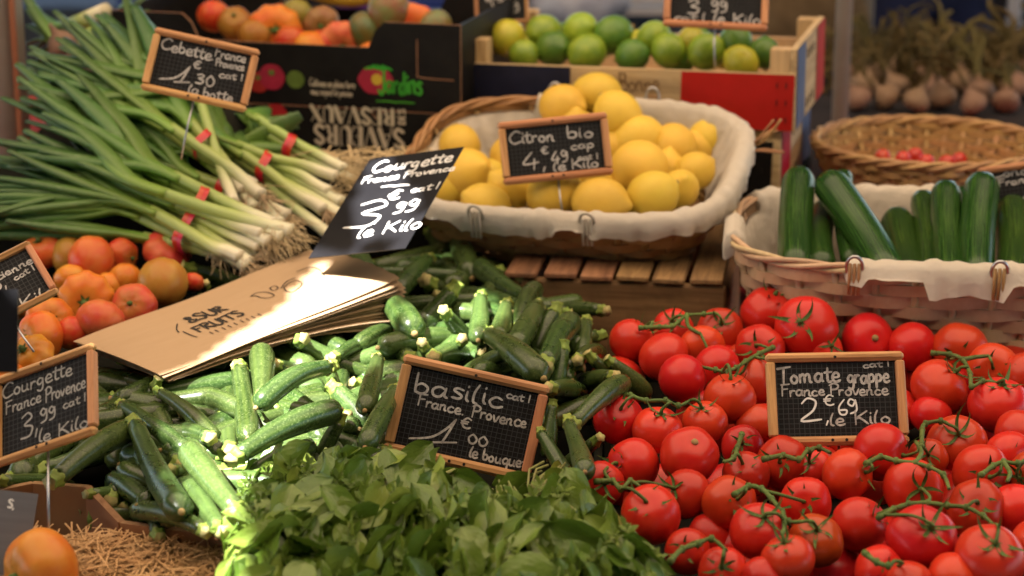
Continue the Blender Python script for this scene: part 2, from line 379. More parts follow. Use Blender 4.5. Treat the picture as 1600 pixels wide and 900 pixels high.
    MT['red_cloth'] = simple('red_stall_cloth', (.36, .014, .018), (.26, .01, .013), 12, .7, .25, .002)
    MT['steel'] = simple('brushed_steel', (.42, .41, .40), (.33, .32, .31), 8, .35, .5, metal=.8, vec=(1, 1, .1))
    MT['grey_post'] = simple('grey_post', (.30, .26, .22), (.22, .19, .16), 9, .5, .4)
    MT['blue_post'] = simple('white_post', (.55, .56, .62), (.45, .46, .52), 9, .4, .4)
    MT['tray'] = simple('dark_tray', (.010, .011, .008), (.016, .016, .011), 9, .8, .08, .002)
    MT['table'] = simple('table_boards', (.09, .065, .045), (.06, .04, .03), 8, .8, .2, .002, vec=(.1, 1, 1))
    MT['garlic'] = simple('garlic_skin', (.30, .19, .11), (.20, .11, .08), 22, .55, .35, .001, vec=(1, 1, .2))
    MT['dry_leaf'] = simple('dry_garlic_leaf', (.13, .095, .035), (.06, .05, .018), 12, .8, .2, amt=.5)
    MT['jeans'] = simple('navy_trousers', (.012, .016, .045), (.018, .024, .07), 20, .8, .2, .002)
    MT['skin'] = simple('skin', (.45, .26, .18), rough=.55)
    MT['plastic_bag'] = simple('pale_plastic_bag', (.50, .53, .62), (.36, .38, .50), 10, .35, .5, .01, 16)
    MT['purple'] = simple('purple_plastic', (.25, .06, .30), (.16, .04, .22), 6, .4, .5)
    MT['banana'] = simple('banana_peel', (.62, .40, .04), (.5, .30, .03), 12, .5, .4)
    MT['blue_plastic'] = simple('blue_plastic', (.02, .035, .25), (.015, .025, .15), 8, .4, .5)
    MT['white_plastic'] = simple('white_plastic', (.62, .62, .66), (.5, .5, .55), 8, .4, .5)
    MT['dark_cloth'] = simple('dark_stall_cloth', (.022, .019, .024), (.032, .028, .03), 6, .8, .2, .004)
    MT['sack'] = simple('jute_sack', (.16, .115, .06), (.10, .07, .035), 30, .9, .1, .004)
    MT['pavement'] = simple('stone_pavement', (.16, .145, .13), (.10, .09, .085), 3, .85, .2, .004, 40)
    t = NT('awning_canvas'); co = t.coords('Object'); f = t.noise(1.2, co, 3)
    MT['awning'] = t.bsdf(t.mix(f, (.62, .44, .27), (.56, .39, .24)), .9, .05, transl=.55, tcol=(.50, .375, .255))
    MT['light_block_awning'] = simple('light_block_canvas', (.020, .035, .026), (.014, .026, .02), 2, .9, .1)  # opaque cloth of the added awnings that keep light off the stall
    t = NT('grey_card'); co = t.coords('Object', (1, 1, 1)); MT['grey_card'] = t.bsdf(t.mix(t.noise(30, t.coords('Object', (.3, 5, 1)), 3), (.15, .15, .165), (.085, .085, .095)), .5, .4)
build_mats()
# ------------------------------------------------------------------ labels that single one thing out
POOL = []
ORD = ['leftmost', 'second from the left', 'third from the left', 'fourth from the left', 'fifth from the left', 'sixth from the left', 'seventh from the left', 'eighth from the left', 'ninth from the left', 'tenth from the left', 'eleventh from the left', 'twelfth from the left', 'thirteenth from the left', 'fourteenth from the left']
def pool(o, phrase, cat, group, px, py): POOL.append((o, phrase, cat, group, px, py))
def settle_labels():
    by = {}
    for e in POOL: by.setdefault(e[1], []).append(e)
    for ph, es in by.items():
        es.sort(key=lambda e: (e[4], e[5])); n = len(es)
        for k, (o, _, cat, group, px, py) in enumerate(es):
            if n == 1: lab = ph
            elif k == n - 1: lab = ph + ', rightmost'
            elif k < len(ORD): lab = ph + ', ' + ORD[k]
            else: lab = ph + ', ' + ('second' if n - k == 2 else 'third' if n - k == 3 else 'fourth' if n - k == 4 else 'fifth') + ' from the right'
            if len(lab.split()) > 16: lab = lab.replace(' from the ', ' from ').replace(' in the ', ' in ').replace(' under the ', ' under ').replace(' and the ', ' and ')
            tag(o, lab, cat, group)
# ================================================================== THE SETTING
mb = MB(); mb.add([(-60, -40, 0), (60, -40, 0), (60, 90, 0), (-60, 90, 0)], [(0, 1, 2, 3)])
tag(mb.obj('ground', MT['pavement'], smooth=False), kind='structure')

def stall_table():
    t = empty('stall_table', (0, 2.5, 0)); tag(t, 'long trestle table with red cloth carrying the vegetable display', 'table')
    for i in range(8): boxobj('plank', (0, -.93 + i * .235, .655), (3.0, .232, .03), MT['table'], t)
    for x in (-1.35, 1.35):
        for y in (-.9, .8): boxobj('leg', (x, y, .32), (.06, .06, .64), MT['table'], t)
    mb = MB(); n = 40
    for k, (y, z) in enumerate(((-1.06, .676), (-1.06, .1))): pass
    v = []; f = []
    for i in range(n + 1):
        x = -1.52 + 3.04 * i / n; w = .012 * math.sin(i * 1.9)
        v += [(x, .93, .674), (x, -1.055, .674), (x, -1.075 + w, .60), (x, -1.08 + 2 * w, .12)]
    for i in range(n):
        for k in range(3): f.append((i * 4 + k, i * 4 + k + 1, (i + 1) * 4 + k + 1, (i + 1) * 4 + k))
    mb.add(v, f); mb.obj('cloth', MT['red_cloth'], t)
stall_table()

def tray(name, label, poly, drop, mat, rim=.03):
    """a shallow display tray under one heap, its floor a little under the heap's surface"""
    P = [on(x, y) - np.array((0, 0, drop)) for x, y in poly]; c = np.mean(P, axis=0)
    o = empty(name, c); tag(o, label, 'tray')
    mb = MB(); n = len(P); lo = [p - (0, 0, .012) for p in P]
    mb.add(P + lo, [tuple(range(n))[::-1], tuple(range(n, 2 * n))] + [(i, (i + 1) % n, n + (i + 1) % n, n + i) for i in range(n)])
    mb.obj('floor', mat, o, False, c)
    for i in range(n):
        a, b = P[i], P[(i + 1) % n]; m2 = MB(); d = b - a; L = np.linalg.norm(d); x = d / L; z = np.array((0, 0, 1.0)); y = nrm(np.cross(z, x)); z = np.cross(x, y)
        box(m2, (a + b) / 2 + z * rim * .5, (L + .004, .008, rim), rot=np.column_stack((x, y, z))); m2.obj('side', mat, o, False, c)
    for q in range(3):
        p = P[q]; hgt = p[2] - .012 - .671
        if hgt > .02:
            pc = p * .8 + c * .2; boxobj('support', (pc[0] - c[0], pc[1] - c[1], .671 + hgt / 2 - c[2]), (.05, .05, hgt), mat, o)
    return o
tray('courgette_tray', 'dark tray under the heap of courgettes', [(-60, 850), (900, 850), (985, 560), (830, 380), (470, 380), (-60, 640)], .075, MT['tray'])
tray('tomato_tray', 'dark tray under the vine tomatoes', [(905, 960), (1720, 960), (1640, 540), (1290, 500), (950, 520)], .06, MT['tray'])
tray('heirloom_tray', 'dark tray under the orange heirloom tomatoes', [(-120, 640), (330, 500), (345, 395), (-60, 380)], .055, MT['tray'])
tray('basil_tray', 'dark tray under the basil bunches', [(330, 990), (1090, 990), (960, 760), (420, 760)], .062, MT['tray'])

# unseen awning over the stall, holes cut in it to shape the sun patches
def poly_in(x, y, P):
    c = False; j = len(P) - 1
    for i in range(len(P)):
        if (P[i][1] > y) != (P[j][1] > y) and x < (P[j][0] - P[i][0]) * (y - P[i][1]) / (P[j][1] - P[i][1]) + P[i][0]: c = not c
        j = i
    return c
def awning():
    zc = 2.62
    gaps = [(-.085, [(322, 930), (385, 930), (392, 840), (385, 800), (388, 715), (340, 690), (258, 636), (246, 660), (288, 702), (268, 745), (335, 835)]),
            (-.10, [(262, 650), (330, 700), (392, 722), (440, 690), (505, 655), (545, 600), (600, 556), (560, 515), (425, 498), (345, 572), (326, 600), (300, 640)]),
            (-.14, [(500, 412), (462, 440), (432, 472), (370, 497), (310, 530), (215, 566), (290, 585), (420, 545), (620, 470), (592, 430), (560, 438)]),
            (-.10, [(628, 500), (640, 475), (700, 436), (735, 436), (800, 480), (775, 512), (745, 505), (706, 545), (660, 540)]),
            (None, [(580, 250), (612, 247), (650, 305), (674, 345), (655, 405), (570, 408), (563, 330)])]
    H = []
    for dd, P in gaps:
        Q = []
        for px, py in P:
            p = on(px, py, dd) if dd is not None else at(px, py, 2.52 - (py - 249) * 150 / 157 * KPX * 2.5 - (px - 578) * .45 * KPX * 2.5); k = (zc - p[2]) / SUNV[2]; q = p + SUNV * k; Q.append((q[0], q[1]))
        H.append(Q)
    ax = [q[0] for P in H for q in P]; ay = [q[1] for P in H for q in P]; s = .0125
    x0, x1, y0, y1 = min(ax) - .05, max(ax) + .05, min(ay) - .05, max(ay) + .05; nx, ny = int((x1 - x0) / s) + 1, int((y1 - y0) / s) + 1; x1, y1 = x0 + nx * s, y0 + ny * s
    mb = MB(); v = [(x0 + i * s, y0 + j * s, zc) for i in range(nx + 1) for j in range(ny + 1)]; f = []
    for i in range(nx):
        for j in range(ny):
            cx, cy = x0 + (i + .5) * s, y0 + (j + .5) * s
            if not any(poly_in(cx, cy, P) for P in H): k = i * (ny + 1) + j; f.append((k, k + ny + 1, k + ny + 2, k + 1))
    mb.add(v, f); X0, X1, Y0, Y1 = -2.7, 2.3, 0.45, 3.7
    def big(xa, xb, ya, yb):
        m, n = max(1, int((xb - xa) / .6)), max(1, int((yb - ya) / .6)); w = []
        for i in range(m + 1):
            for j in range(n + 1):
                x, y = xa + (xb - xa) * i / m, ya + (yb - ya) * j / n; edge = 0 if i in (0, m) or j in (0, n) else 1
                w.append((x, y, zc - edge * .05 * (1 + math.sin(x * 2.1 + y * 1.3))))
        mb.add(w, [(i * (n + 1) + j, (i + 1) * (n + 1) + j, (i + 1) * (n + 1) + j + 1, i * (n + 1) + j + 1) for i in range(m) for j in range(n)])
    big(X0, x0, Y0, Y1); big(x1, X1, Y0, Y1); big(x0, x1, Y0, y0); big(x0, x1, y1, Y1)
    tag(mb.obj('awning', MT['awning'], None, True), 'orange canvas awning stretched overhead, unseen, with holes shaped for the sun patches', 'awning')
awning()
for xa, xb, ya, yb, lab in ((-8.5, 7.5, -4.0, .55, 'added unseen dark green awning over the aisle, blocking front light'), (-8.5, 7.5, 3.6, 11.0, 'added unseen dark green awning over the stalls behind, blocking light'), (-8.5, -2.6, .5, 3.65, 'added unseen dark green awning past the onions, blocking side light'), (2.2, 7.5, .5, 3.65, 'added unseen dark green awning past the cucumbers, blocking side light')):  # unseen awnings added round the stall so light falls mainly from above
    mb = MB(); m = 9; zz = 2.66 if ya > 3 or ya < 0 else 2.69; w = []
    for i in range(m + 1):
        for j in range(m + 1): w.append((xa + (xb - xa) * i / m, ya + (yb - ya) * j / m, zz + .03 * (1 + math.sin(i * 1.7)) * (0 < j < m)))
    mb.add(w, [(i * (m + 1) + j, (i + 1) * (m + 1) + j, (i + 1) * (m + 1) + j + 1, i * (m + 1) + j + 1) for i in range(m) for j in range(m)]); tag(mb.obj('awning', MT['light_block_awning'], None, True), lab, 'awning', 'added light blocking awnings')

def house():  # unseen facade added behind the camera to darken faces turned this way
    e = empty('sky_block_house', (0, -9.0, 0)); tag(e, 'added unseen stone house front behind the viewer, blocking sky light', 'house')
    boxobj('wall', (0, -.3, 3.6), (26, .6, 7.2), MT['pavement'], e); boxobj('roof', (0, -.4, 7.35), (27, 1.6, .3), MT['cardboard'], e)
    for k in range(7):
        x = -10.5 + k * 3.5
        w = boxobj('window', (x, .03, 4.9), (1.1, .08, 1.6), MT['blue_post'], e); boxobj('pane', (0, .05, 0), (.9, .03, 1.4), MT['carton'], w); boxobj('sill', (0, .08, -.85), (1.3, .16, .08), MT['pavement'], w)
        dr = boxobj('shop_door', (x, .03, 1.25), (1.6, .08, 2.5), MT['table'], e); boxobj('pane', (0, .05, .3), (1.3, .03, 1.6), MT['carton'], dr)
house()
# ================================================================== WRITING
G = {
 'a': (55, '44,40 26,50 8,32 12,6 30,2 44,30;46,48 43,12 52,2'), 'b': (50, '8,98 7,50 8,4;8,34 24,50 42,34 38,8 22,0 8,8'),
 'c': (46, '42,42 24,50 7,28 14,4 30,0 46,8'), 'd': (54, '44,38 24,50 7,26 16,2 34,6 44,30;45,100 44,30 50,0'),
 'e': (48, '8,24 38,28 36,46 20,50 7,28 14,4 30,0 46,8'), 'f': (36, '38,92 24,98 16,70 15,0;2,50 32,52'),
 'g': (54, '44,42 24,50 8,28 20,6 40,18 44,44;44,44 44,-20 28,-42 8,-30'), 'i': (22, '10,48 9,12 16,0;11,70 12,75'),
 'k': (46, '8,98 8,0;36,50 10,24 40,0'), 'l': (24, '20,96 9,55 8,10 20,0'), 'm': (80, '8,48 8,0;8,30 22,50 32,40 32,0;32,30 48,50 60,40 62,6 72,0'),
 'n': (54, '8,48 8,0;8,30 24,50 38,42 38,8 50,2'), 'o': (50, '24,50 7,28 16,2 36,4 42,30 24,50'),
 'p': (52, '9,50 8,10 6,-42;8,34 26,50 42,32 34,6 10,4'), 'q': (52, '44,42 24,50 8,28 18,4 40,14 45,44;45,44 43,0 44,-42'),
 'r': (40, '8,50 8,0;8,26 20,48 38,46'), 's': (42, '36,44 20,50 10,38 32,18 26,2 6,4'), 't': (40, '20,82 17,20 24,2 38,6;2,56 40,60'),
 'u': (54, '8,50 8,12 22,0 40,14 42,48;42,48 42,10 52,0'), 'v': (48, '6,50 22,2 42,50'), 'z': (44, '6,48 38,48 8,2 42,2'),
 'j': (26, '14,48 13,-26 0,-40;14,70 15,75'), 'x': (44, '6,50 40,0;40,50 6,0'), 'h': (52, '8,98 8,0;8,30 24,50 38,40 40,0'), 'y': (48, '6,50 22,6;42,50 22,0 6,-40'), 'w': (64, '6,50 18,2 32,40 46,2 58,50'),
 'C': (74, '70,84 44,98 12,66 8,30 30,0 72,14'), 'F': (60, '14,92 12,0;6,92 58,98;12,54 46,58'), 'K': (66, '12,98 10,0;60,92 14,44 30,44 62,0'),
 'P': (60, '12,90 10,-6;2,84 30,100 58,82 48,54 14,46'), 'T': (66, '2,90 74,100;38,94 34,2'), 'R': (62, '12,96 10,0;8,92 44,96 48,66 14,54 58,0'),
 'B': (66, '14,100 12,0;10,94 48,92 44,60 16,54 56,44 52,8 12,0'), 'J': (56, '44,100 42,20 24,-6 4,14;20,100 58,102'), 'S': (58, '52,84 30,100 10,78 46,36 34,2 4,14'),
 'U': (62, '10,100 8,26 30,0 52,26 54,100'), 'I': (22, '10,100 10,0'), '&': (66, '60,34 34,0 8,20 44,76 30,98 18,80 62,0'),
 '0': (54, '26,100 6,56 16,4 38,4 48,52 26,100'), '1': (26, '10,100 9,0'), '2': (66, '10,78 28,100 50,84 40,44 4,2 62,4'),
 '3': (56, '8,86 32,100 46,78 18,54 48,40 38,6 4,4'), '4': (58, '34,100 6,34 52,38;40,60 36,-4'), '5': (54, '46,98 14,96 10,58 40,56 38,8 6,4'),
 '6': (50, '40,98 12,56 12,10 34,2 42,28 12,34'), '9': (52, '42,80 22,100 8,74 26,52 42,86;43,90 40,20 10,4'),
 '!': (100, '0,10 44,22 74,60 92,98;92,98 78,44 66,2;48,2 96,8'), '€': (62, '58,84 34,96 14,58 18,14 40,0 60,10;4,58 44,60;4,40 40,42'),
 ',': (20, '12,14 6,-16'), '.': (18, '8,4 10,8'), "'": (14, '8,100 6,84'), ' ': (30, ''), '~': (120, '0,4 40,10 60,0 80,8 120,2')}
DID = {'S': (60, [(15, '50,82 28,98 10,78 30,54 50,30 36,2 8,16')]), 'A': (72, [(4, '2,0 34,98'), (20, '36,98 66,2'), (4, '14,34 56,34'), (3, '0,1 14,1')]),
 'V': (70, [(20, '8,98 38,2'), (4, '40,2 66,98'), (3, '56,99 72,99')]), 'E': (58, [(19, '16,2 16,98'), (4, '4,98 54,98'), (4, '4,2 54,2'), (4, '16,50 40,50'), (5, '53,98 53,78'), (5, '53,2 53,24')]),
 'U': (66, [(19, '14,98 14,26 30,3'), (5, '28,3 50,10 56,30 56,98'), (3, '46,99 66,99')]), 'R': (68, [(19, '16,2 16,98'), (4, '16,98 36,98'), (15, '40,92 52,76 42,56'), (4, '18,52 38,52'), (12, '38,50 48,36 52,8 64,6')]),
 'X': (66, [(19, '8,98 58,2'), (4, '58,98 8,2')]), 'D': (66, [(19, '16,2 16,98'), (4, '16,98 34,98'), (17, '38,94 56,66 56,36 38,6'), (4, '16,2 34,2')]), ' ': (30, [])}
def _pts(s): return [tuple(float(c) / 100 for c in p.split(',')) for p in s.split()]
def ribbon(mb, P, w, z, mi=0, taper=True):
    P = np.array(P); 
    if len(P) < 2: return
    T = np.gradient(P, axis=0); T /= (np.linalg.norm(T, axis=1)[:, None] + 1e-9); N = np.column_stack((-T[:, 1], T[:, 0]))
    v = []; n = len(P)
    for i in range(n):
        k = 1.0 if not taper else (.72 + .28 * math.sin(math.pi * min(1, (i + .6) / (n * .5)) / 2)) * (1.0 if i < n - 1 else .7)
        v += [(*(P[i] + N[i] * w * k / 2), z), (*(P[i] - N[i] * w * k / 2), z)]
    mb.add(v, [(2 * i, 2 * i + 1, 2 * i + 3, 2 * i + 2) for i in range(n - 1)], None, mi)
    for e, s in ((0, -1), (n - 1, 1)):          # rounded ends
        c = P[e]; t = T[e] * s; nn = N[e]; k = .7
        vv = [(*(c + nn * w * k / 2 * math.cos(a) + t * w * k / 2 * math.sin(a)), z) for a in np.linspace(0, math.pi, 6)]
        mb.add(vv, [tuple(range(6)) if s < 0 else tuple(range(6))[::-1]], None, mi)
def text_mesh(mb, text, x, y, width, height, ang, w, z, rng, didone=False, flip=False):
    adv = 0; strokes = []
    for ch in text:
        if didone:
            a, ss = DID[ch]
            for sw, s in ss: strokes.append(([(p[0] + adv, p[1]) for p in _pts(s)], sw / 100))
        else:
            a, s = G.get(ch, G[' ']); jx, jy, js = rng.uniform(-.02, .02), rng.uniform(-.05, .05), rng.uniform(.93, 1.07)
            for q in s.split(';'):
                if q.strip(): strokes.append(([(p[0] * js + adv + jx, p[1] * js + jy) for p in _pts(q)], None))
        adv += a / 100
    sx, sy = width / max(adv, .01), height; ca, sa = math.cos(rad(ang)), math.sin(rad(ang))
    for S, sw in strokes:
        C = catmull(S, 5) if len(S) > 2 else S
        Q = []
        for p in C:
            X, Y = p[0] * sx, p[1] * sy
            if flip: X, Y = -X, -Y
            Q.append((x + X * ca - Y * sa, y + X * sa + Y * ca))
        ribbon(mb, Q, w if sw is None else sw * sx * 1.15, z, taper=sw is None)

def plane_basis(TL, d, a, b):
    m = KPX * d; A = m * (a[0] * CR - a[1] * CU + a[2] * CF); B = m * (b[0] * CR - b[1] * CU + b[2] * CF)
    o = at(TL[0], TL[1], d); x = nrm(A); y = -B; y = nrm(y - x * (y @ x)); z = np.cross(x, y)
    w = np.linalg.norm(A); h = abs(B @ y)
    def uv(px, py):
        s, t = np.linalg.solve(np.array(((a[0], b[0]), (a[1], b[1]))), np.array((px - TL[0], py - TL[1]))); return s, t
    fx, fy = w / (m * math.hypot(a[0], a[1])), h / (m * math.hypot(b[0], b[1]))
    return o, x, y, z, w, h, m, uv, fx, fy
def sign(label, TL, d, a, b, lines, framed=True, bar=.085, pin=None, group='price slates among the produce', cat='price sign', cut=None, seed=1):
    o, x, y, z, w, h, m, uv, fx, fy = plane_basis(TL, d, a, b)
    org = o + x * w / 2 - y * h; s = empty('price_slate' if framed else 'price_card', mat=basis(org, x, y, z)); tag(s, label, cat, group)
    rng = random.Random(seed); th = .009; bw = bar * w * .78
    if framed:
        mb = MB(); box(mb, (0, h / 2, -.0035), (w - bw * 1.2, h - bw * 1.2, .004)); mb.obj('slate', MT['slate'], s, False)
        for sx in (-1, 1):
            boxobj('frame_bar', (sx * (w / 2 - bw / 2), h / 2, 0), (bw, h - 2 * bw - .0004, th), MT['frame_wood_y'], s, .0014)
        for yy in (bw / 2, h - bw / 2): boxobj('frame_bar', (0, yy, 0), (w, bw, th + .0006), MT['frame_wood'], s, .003)
        for hx, hy in ((0, h - bw * .62), (-w * .05, bw * .5), (w * .05, bw * .5)):
            mb = MB(); mb.add([(hx + .0016 * math.cos(k), hy + .0016 * math.sin(k), th / 2 + .0007) for k in np.linspace(0, 6.283, 9)[:-1]], [tuple(range(8))]); mb.obj('screw_hole', MT['hole'], s, False)
        zt = -.0011
    else:
        mb = MB(); c = cut or [(-.5, 0), (.5, 0), (.5, 1), (-.5, 1)]
        n = len(c); top = [(p[0] * w, p[1] * h, .0005) for p in c]; bot = [(p[0] * w, p[1] * h, -.0005) for p in c]
        mb.add(top + bot, [tuple(range(n)), tuple(range(n, 2 * n))[::-1]] + [(i, n + i, n + (i + 1) % n, (i + 1) % n) for i in range(n)])
        mb.obj('card', MT[pin if pin in MT else 'card'], s, False); zt = .0009; pin = None
    for (txt, px, py, wp, hp, ang, mk, sw) in lines:
        ss, tt = uv(px, py); mb = MB(); text_mesh(mb, txt, (ss - .5) * w, (1 - tt) * h, wp * m * fx, hp * m * fy, ang, sw * m, zt, rng)
        if mb.v: mb.obj('lettering', MT[mk], s, False)
    if pin:
        mb = MB(); tube(mb, [(0, .004, -th / 2), (0, -pin * .4, -.004), (0.002, -pin, -.002)], .0012, 6); mb.obj('pin', MT['pin'], s)
    return s
def dz(px, py, dd): return surf_d(px, py) + dd
sign('wood framed slate reading Tomate grappe among the vine tomatoes', (1195, 553), 2.10, (216, -4, 0), (9, 142, -38), [
    ('Tomate', 1216, 599, 98, 26, 1, 'chalk', 4.2), ('grappe', 1324, 598, 66, 23, 1, 'chalk', 4), ('cat 1', 1348, 574, 44, 10, 2, 'chalk', 2.6),
    ('France Provence', 1220, 618, 168, 17, 0, 'chalk', 3), ('2', 1250, 656, 36, 35, 2, 'marker', 3.4), ('€', 1287, 632, 17, 16, 0, 'marker', 2.6), ('69', 1310, 648, 34, 22, 8, 'marker', 3),
    (',', 1290, 658, 8, 20, 0, 'marker', 3), ('le Kilo', 1297, 663, 96, 21, 2, 'chalk', 3.2)], pin=.05, seed=3)
sign('wood framed slate reading basilic standing behind the basil', (632, 552), 2.13, (228, 51, 0), (-34, 152, -10), [
    ('basilic', 645, 611, 142, 32, 2, 'chalk', 4), ('cat 1', 790, 621, 40, 12, 0, 'chalk', 2.8), ('France.', 650, 632, 76, 18, 0, 'chalk', 3.2), ('Provence', 736, 650, 88, 19, 0, 'chalk', 3.2),
    ('!', 640, 690, 74, 38, 8, 'chalk', 3.6), ('€', 718, 667, 17, 16, 0, 'chalk', 3.2), ('00', 729, 690, 34, 15, 0, 'chalk', 3.2), ('le bouquet', 732, 712, 92, 18, 0, 'chalk', 3.2)], pin=.07, seed=4)
sign('wood framed slate reading Citron bio stuck in the lemon basket', (777, 192), 2.58, (171, -17, 0), (14, 98, -15), [
    ('Citron', 797, 226, 72, 19, 0, 'chalk', 2.8), ('bio', 887, 217, 44, 19, 0, 'chalk', 2.8), ('cap', 893, 234, 38, 13, 0, 'chalk', 2.4), ('€', 848, 241, 11, 11, 0, 'chalk', 2.4),
    ('4,', 818, 267, 42, 27, 0, 'chalk', 2.8), ('49', 865, 256, 28, 19, 0, 'chalk', 2.8), ('cat 1', 905, 251, 34, 9, 0, 'chalk', 2), ('le Kilo', 868, 267, 72, 15, 0, 'chalk', 2.6)], pin=.06, seed=5)
sign('wood framed slate reading Cebette tilted above the spring onions', (243, 42), 2.50, (164, 36, 0), (-12, 101, -12), [
    ('Cebette.', 253, 76, 86, 18, -1, 'chalk', 3), ('France', 337, 88, 50, 14, 0, 'chalk', 2.6), ('Provence', 340, 103, 46, 12, 2, 'chalk', 2.4), ('€', 306, 106, 13, 12, 0, 'chalk', 2.8),
    ('!', 258, 127, 46, 26, 6, 'chalk', 3.2), (',', 304, 137, 8, 18, 0, 'chalk', 3), ('30', 312, 132, 30, 16, 0, 'chalk', 3), ('cat 1', 347, 122, 40, 11, 4, 'chalk', 2.4), ('la botte', 303, 147, 72, 15, 0, 'chalk', 2.6)], pin=.07, seed=6)
sign('wood framed slate reading Courgette pinned in the heap beside the orange tomatoes', (-8, 592), 1.98, (171, -59, -73), (16, 134, -70), [
    ('Courgette', 7, 622, 128, 22, 0, 'faded', 3), ('France', 15, 645, 66, 19, 0, 'faded', 2.8), ('Provence', 84, 624, 72, 20, 0, 'faded', 2.8), ('3,', 46, 681, 34, 36, 0, 'faded', 3.2),
    ('99', 78, 657, 31, 21, 0, 'faded', 3), ('cat 1', 116, 633, 42, 13, 0, 'faded', 2.4), ('le Kilo', 79, 685, 88, 19, 0, 'faded', 2.8)], pin=.08, seed=7)
sign('wood framed slate reading ancienne leaning among orange tomatoes at the picture edge', (-104, 451), 2.20, (140, -76, 40), (65, 80, -60), [
    ('ancienne', -26, 449, 86, 13, 0, 'chalk', 3), ('cat 1', 25, 437, 36, 10, 3, 'chalk', 2.6), ('3,', -8, 458, 26, 22, 0, 'chalk', 3), ('le Kilo', 14, 497, 92, 19, 0, 'chalk', 3)], pin=.05, seed=8)
sign('wood framed slate above the limes, its top out of view', (1040, -58), 2.78, (163, 9, 0), (-6, 100, -14), [
    ('3,', 1072, 22, 30, 24, 0, 'chalk', 3), ('99', 1108, 19, 28, 19, 0, 'chalk', 2.8), ('cat 1', 1052, 33, 50, 12, 0, 'chalk', 2.6), ('le Kilo', 1112, 36, 76, 17, 0, 'chalk', 2.8), ('Citron vert', 1052, -14, 120, 18, 0, 'chalk', 2.8)], pin=.05, seed=9)
sign('small wood framed slate between the mangoes and the limes', (740, -24), 3.05, (84, -4, 0), (-20, 66, -10), [
    ('1,', 752, 30, 30, 26, 20, 'chalk', 2.6), ('99', 772, 24, 24, 16, 10, 'chalk', 2.4), ('Mangue', 744, 4, 50, 10, 8, 'chalk', 2.2)], pin=.06, seed=10)
sign('wood framed slate behind the cucumbers at the picture edge', (1527, 263), 2.60, (160, -22, 0), (5, 100, -10), [
    ('Concombre', 1546, 279, 128, 13, 0, 'chalk', 2.6), ('France', 1556, 292, 62, 11, 0, 'chalk', 2.4), ('!', 1575, 318, 40, 18, 0, 'chalk', 2.6)], pin=.06, seed=11)
sign('black price card with white marker reading Courgette behind the paper bags', (578, 249), 2.52, (149, -13, -94), (-82, 157, -150), [
    ('Courgette', 581, 273, 128, 20, 1, 'marker', 4), ('France Provence', 566, 291, 146, 12, 2, 'marker', 3), ('~', 602, 297, 46, 14, -3, 'marker', 3), ('cat 1', 647, 307, 44, 12, 0, 'marker', 2.6),
    ('€', 610, 318, 21, 16, 0, 'marker', 3.4), ('3', 543, 361, 66, 52, -4, 'marker', 4), (',', 594, 352, 10, 24, 0, 'marker', 3), ('99', 619, 341, 38, 21, 0, 'marker', 3.6), ('le Kilo', 567, 377, 98, 21, 4, 'marker', 3.4)],
    framed=False, group='price cards', seed=12)
sign('dark blurred card cut off by the picture edge before the orange tomatoes', (-70, 452), 1.75, (101, 0, -10), (-26, 130, 0), [], framed=False, group='price cards', seed=13)
sign('grey lined card leaning on the straw box at the picture corner', (-46, 760), 1.88, (106, 12, 0), (-58, 128, -30), [('s', 4, 792, 10, 26, 0, 'marker', 3.2), ("'", 2, 806, 9, 16, 0, 'marker', 3.2)], framed=False, pin='grey_card', group='price cards', seed=14)
# ================================================================== COURGETTES
def look_rot(xdir, updir):
    x = nrm(xdir); z = np.asarray(updir, float); z = nrm(z - x * (z @ x)); y = np.cross(z, x)
    return Matrix(((x[0], y[0], z[0]), (x[1], y[1], z[1]), (x[2], y[2], z[2])))
def courgette(p_stem, p_end, r, bend, rng, stem=True):
    """local X runs from the stem to the blossom end"""
    L = float(np.linalg.norm(p_end - p_stem)); L = max(L, r * 2.4)
    e = empty('courgette', mat=Matrix.Translation(Vector(p_stem)) @ look_rot(p_end - p_stem, (0, -.35, 1)).to_4x4())
    mb = MB(); N = 18; P = []; R = []
    neck = rng.uniform(.60, .74); side = rng.uniform(-1, 1)
    for i in range(N + 1):
        t = 1 - (1 - i / N) ** 1.35 if i > N * .4 else i / N; t = i / N
        tt = t ** .9 if t < .5 else t
        P.append((tt * L, bend * L * .5 * side * math.sin(math.pi * tt), bend * L * math.sin(math.pi * tt)))
        prof = neck + (1 - neck) * min(1, tt / .62) ** 1.2
        endk = (L * (1 - tt)) / (r * 1.15)
        if endk < 1: prof *= math.sqrt(max(0.02, 1 - (1 - endk) ** 2.2))
        R.append(r * prof)
    # more rings towards the rounded end
    for k in (.35, .6, .8, .93, 1.0):
        tt = 1 - r * 1.1 / L * (1 - k)
    tube(mb, P, R, 14, lobes=8, lobe=.018); mb.obj('body', MT['courgette'], e)
    if stem:
        mb = MB(); sl_ = r * rng.uniform(.75, 1.25); r0 = R[0]; d0 = nrm(np.array(P[0]) - np.array(P[1])); k = rng.uniform(-.25, .25)
        q = [np.array(P[0]) + d0 * sl_ * s + np.array((0, k, abs(k) * .6)) * sl_ * s * s for s in (-.18, .0, .25, .55, .8, 1.0)]
        tube(mb, q, [r0 * .98, r0 * 1.04, r0 * .86, r0 * .72, r0 * .74, r0 * .86], 20, lobes=5, lobe=.13, capmi=1)
        mb.obj('stem', [MT['cstem'], MT['ccut']], e)
    mb = MB(); p = np.array(P[-1]); dd = nrm(p - np.array(P[-2])); tube(mb, [p - dd * .003, p + dd * .0022], [r * .27, r * .2], 8); mb.obj('blossom_scar', MT['cscar'], e)
    return e
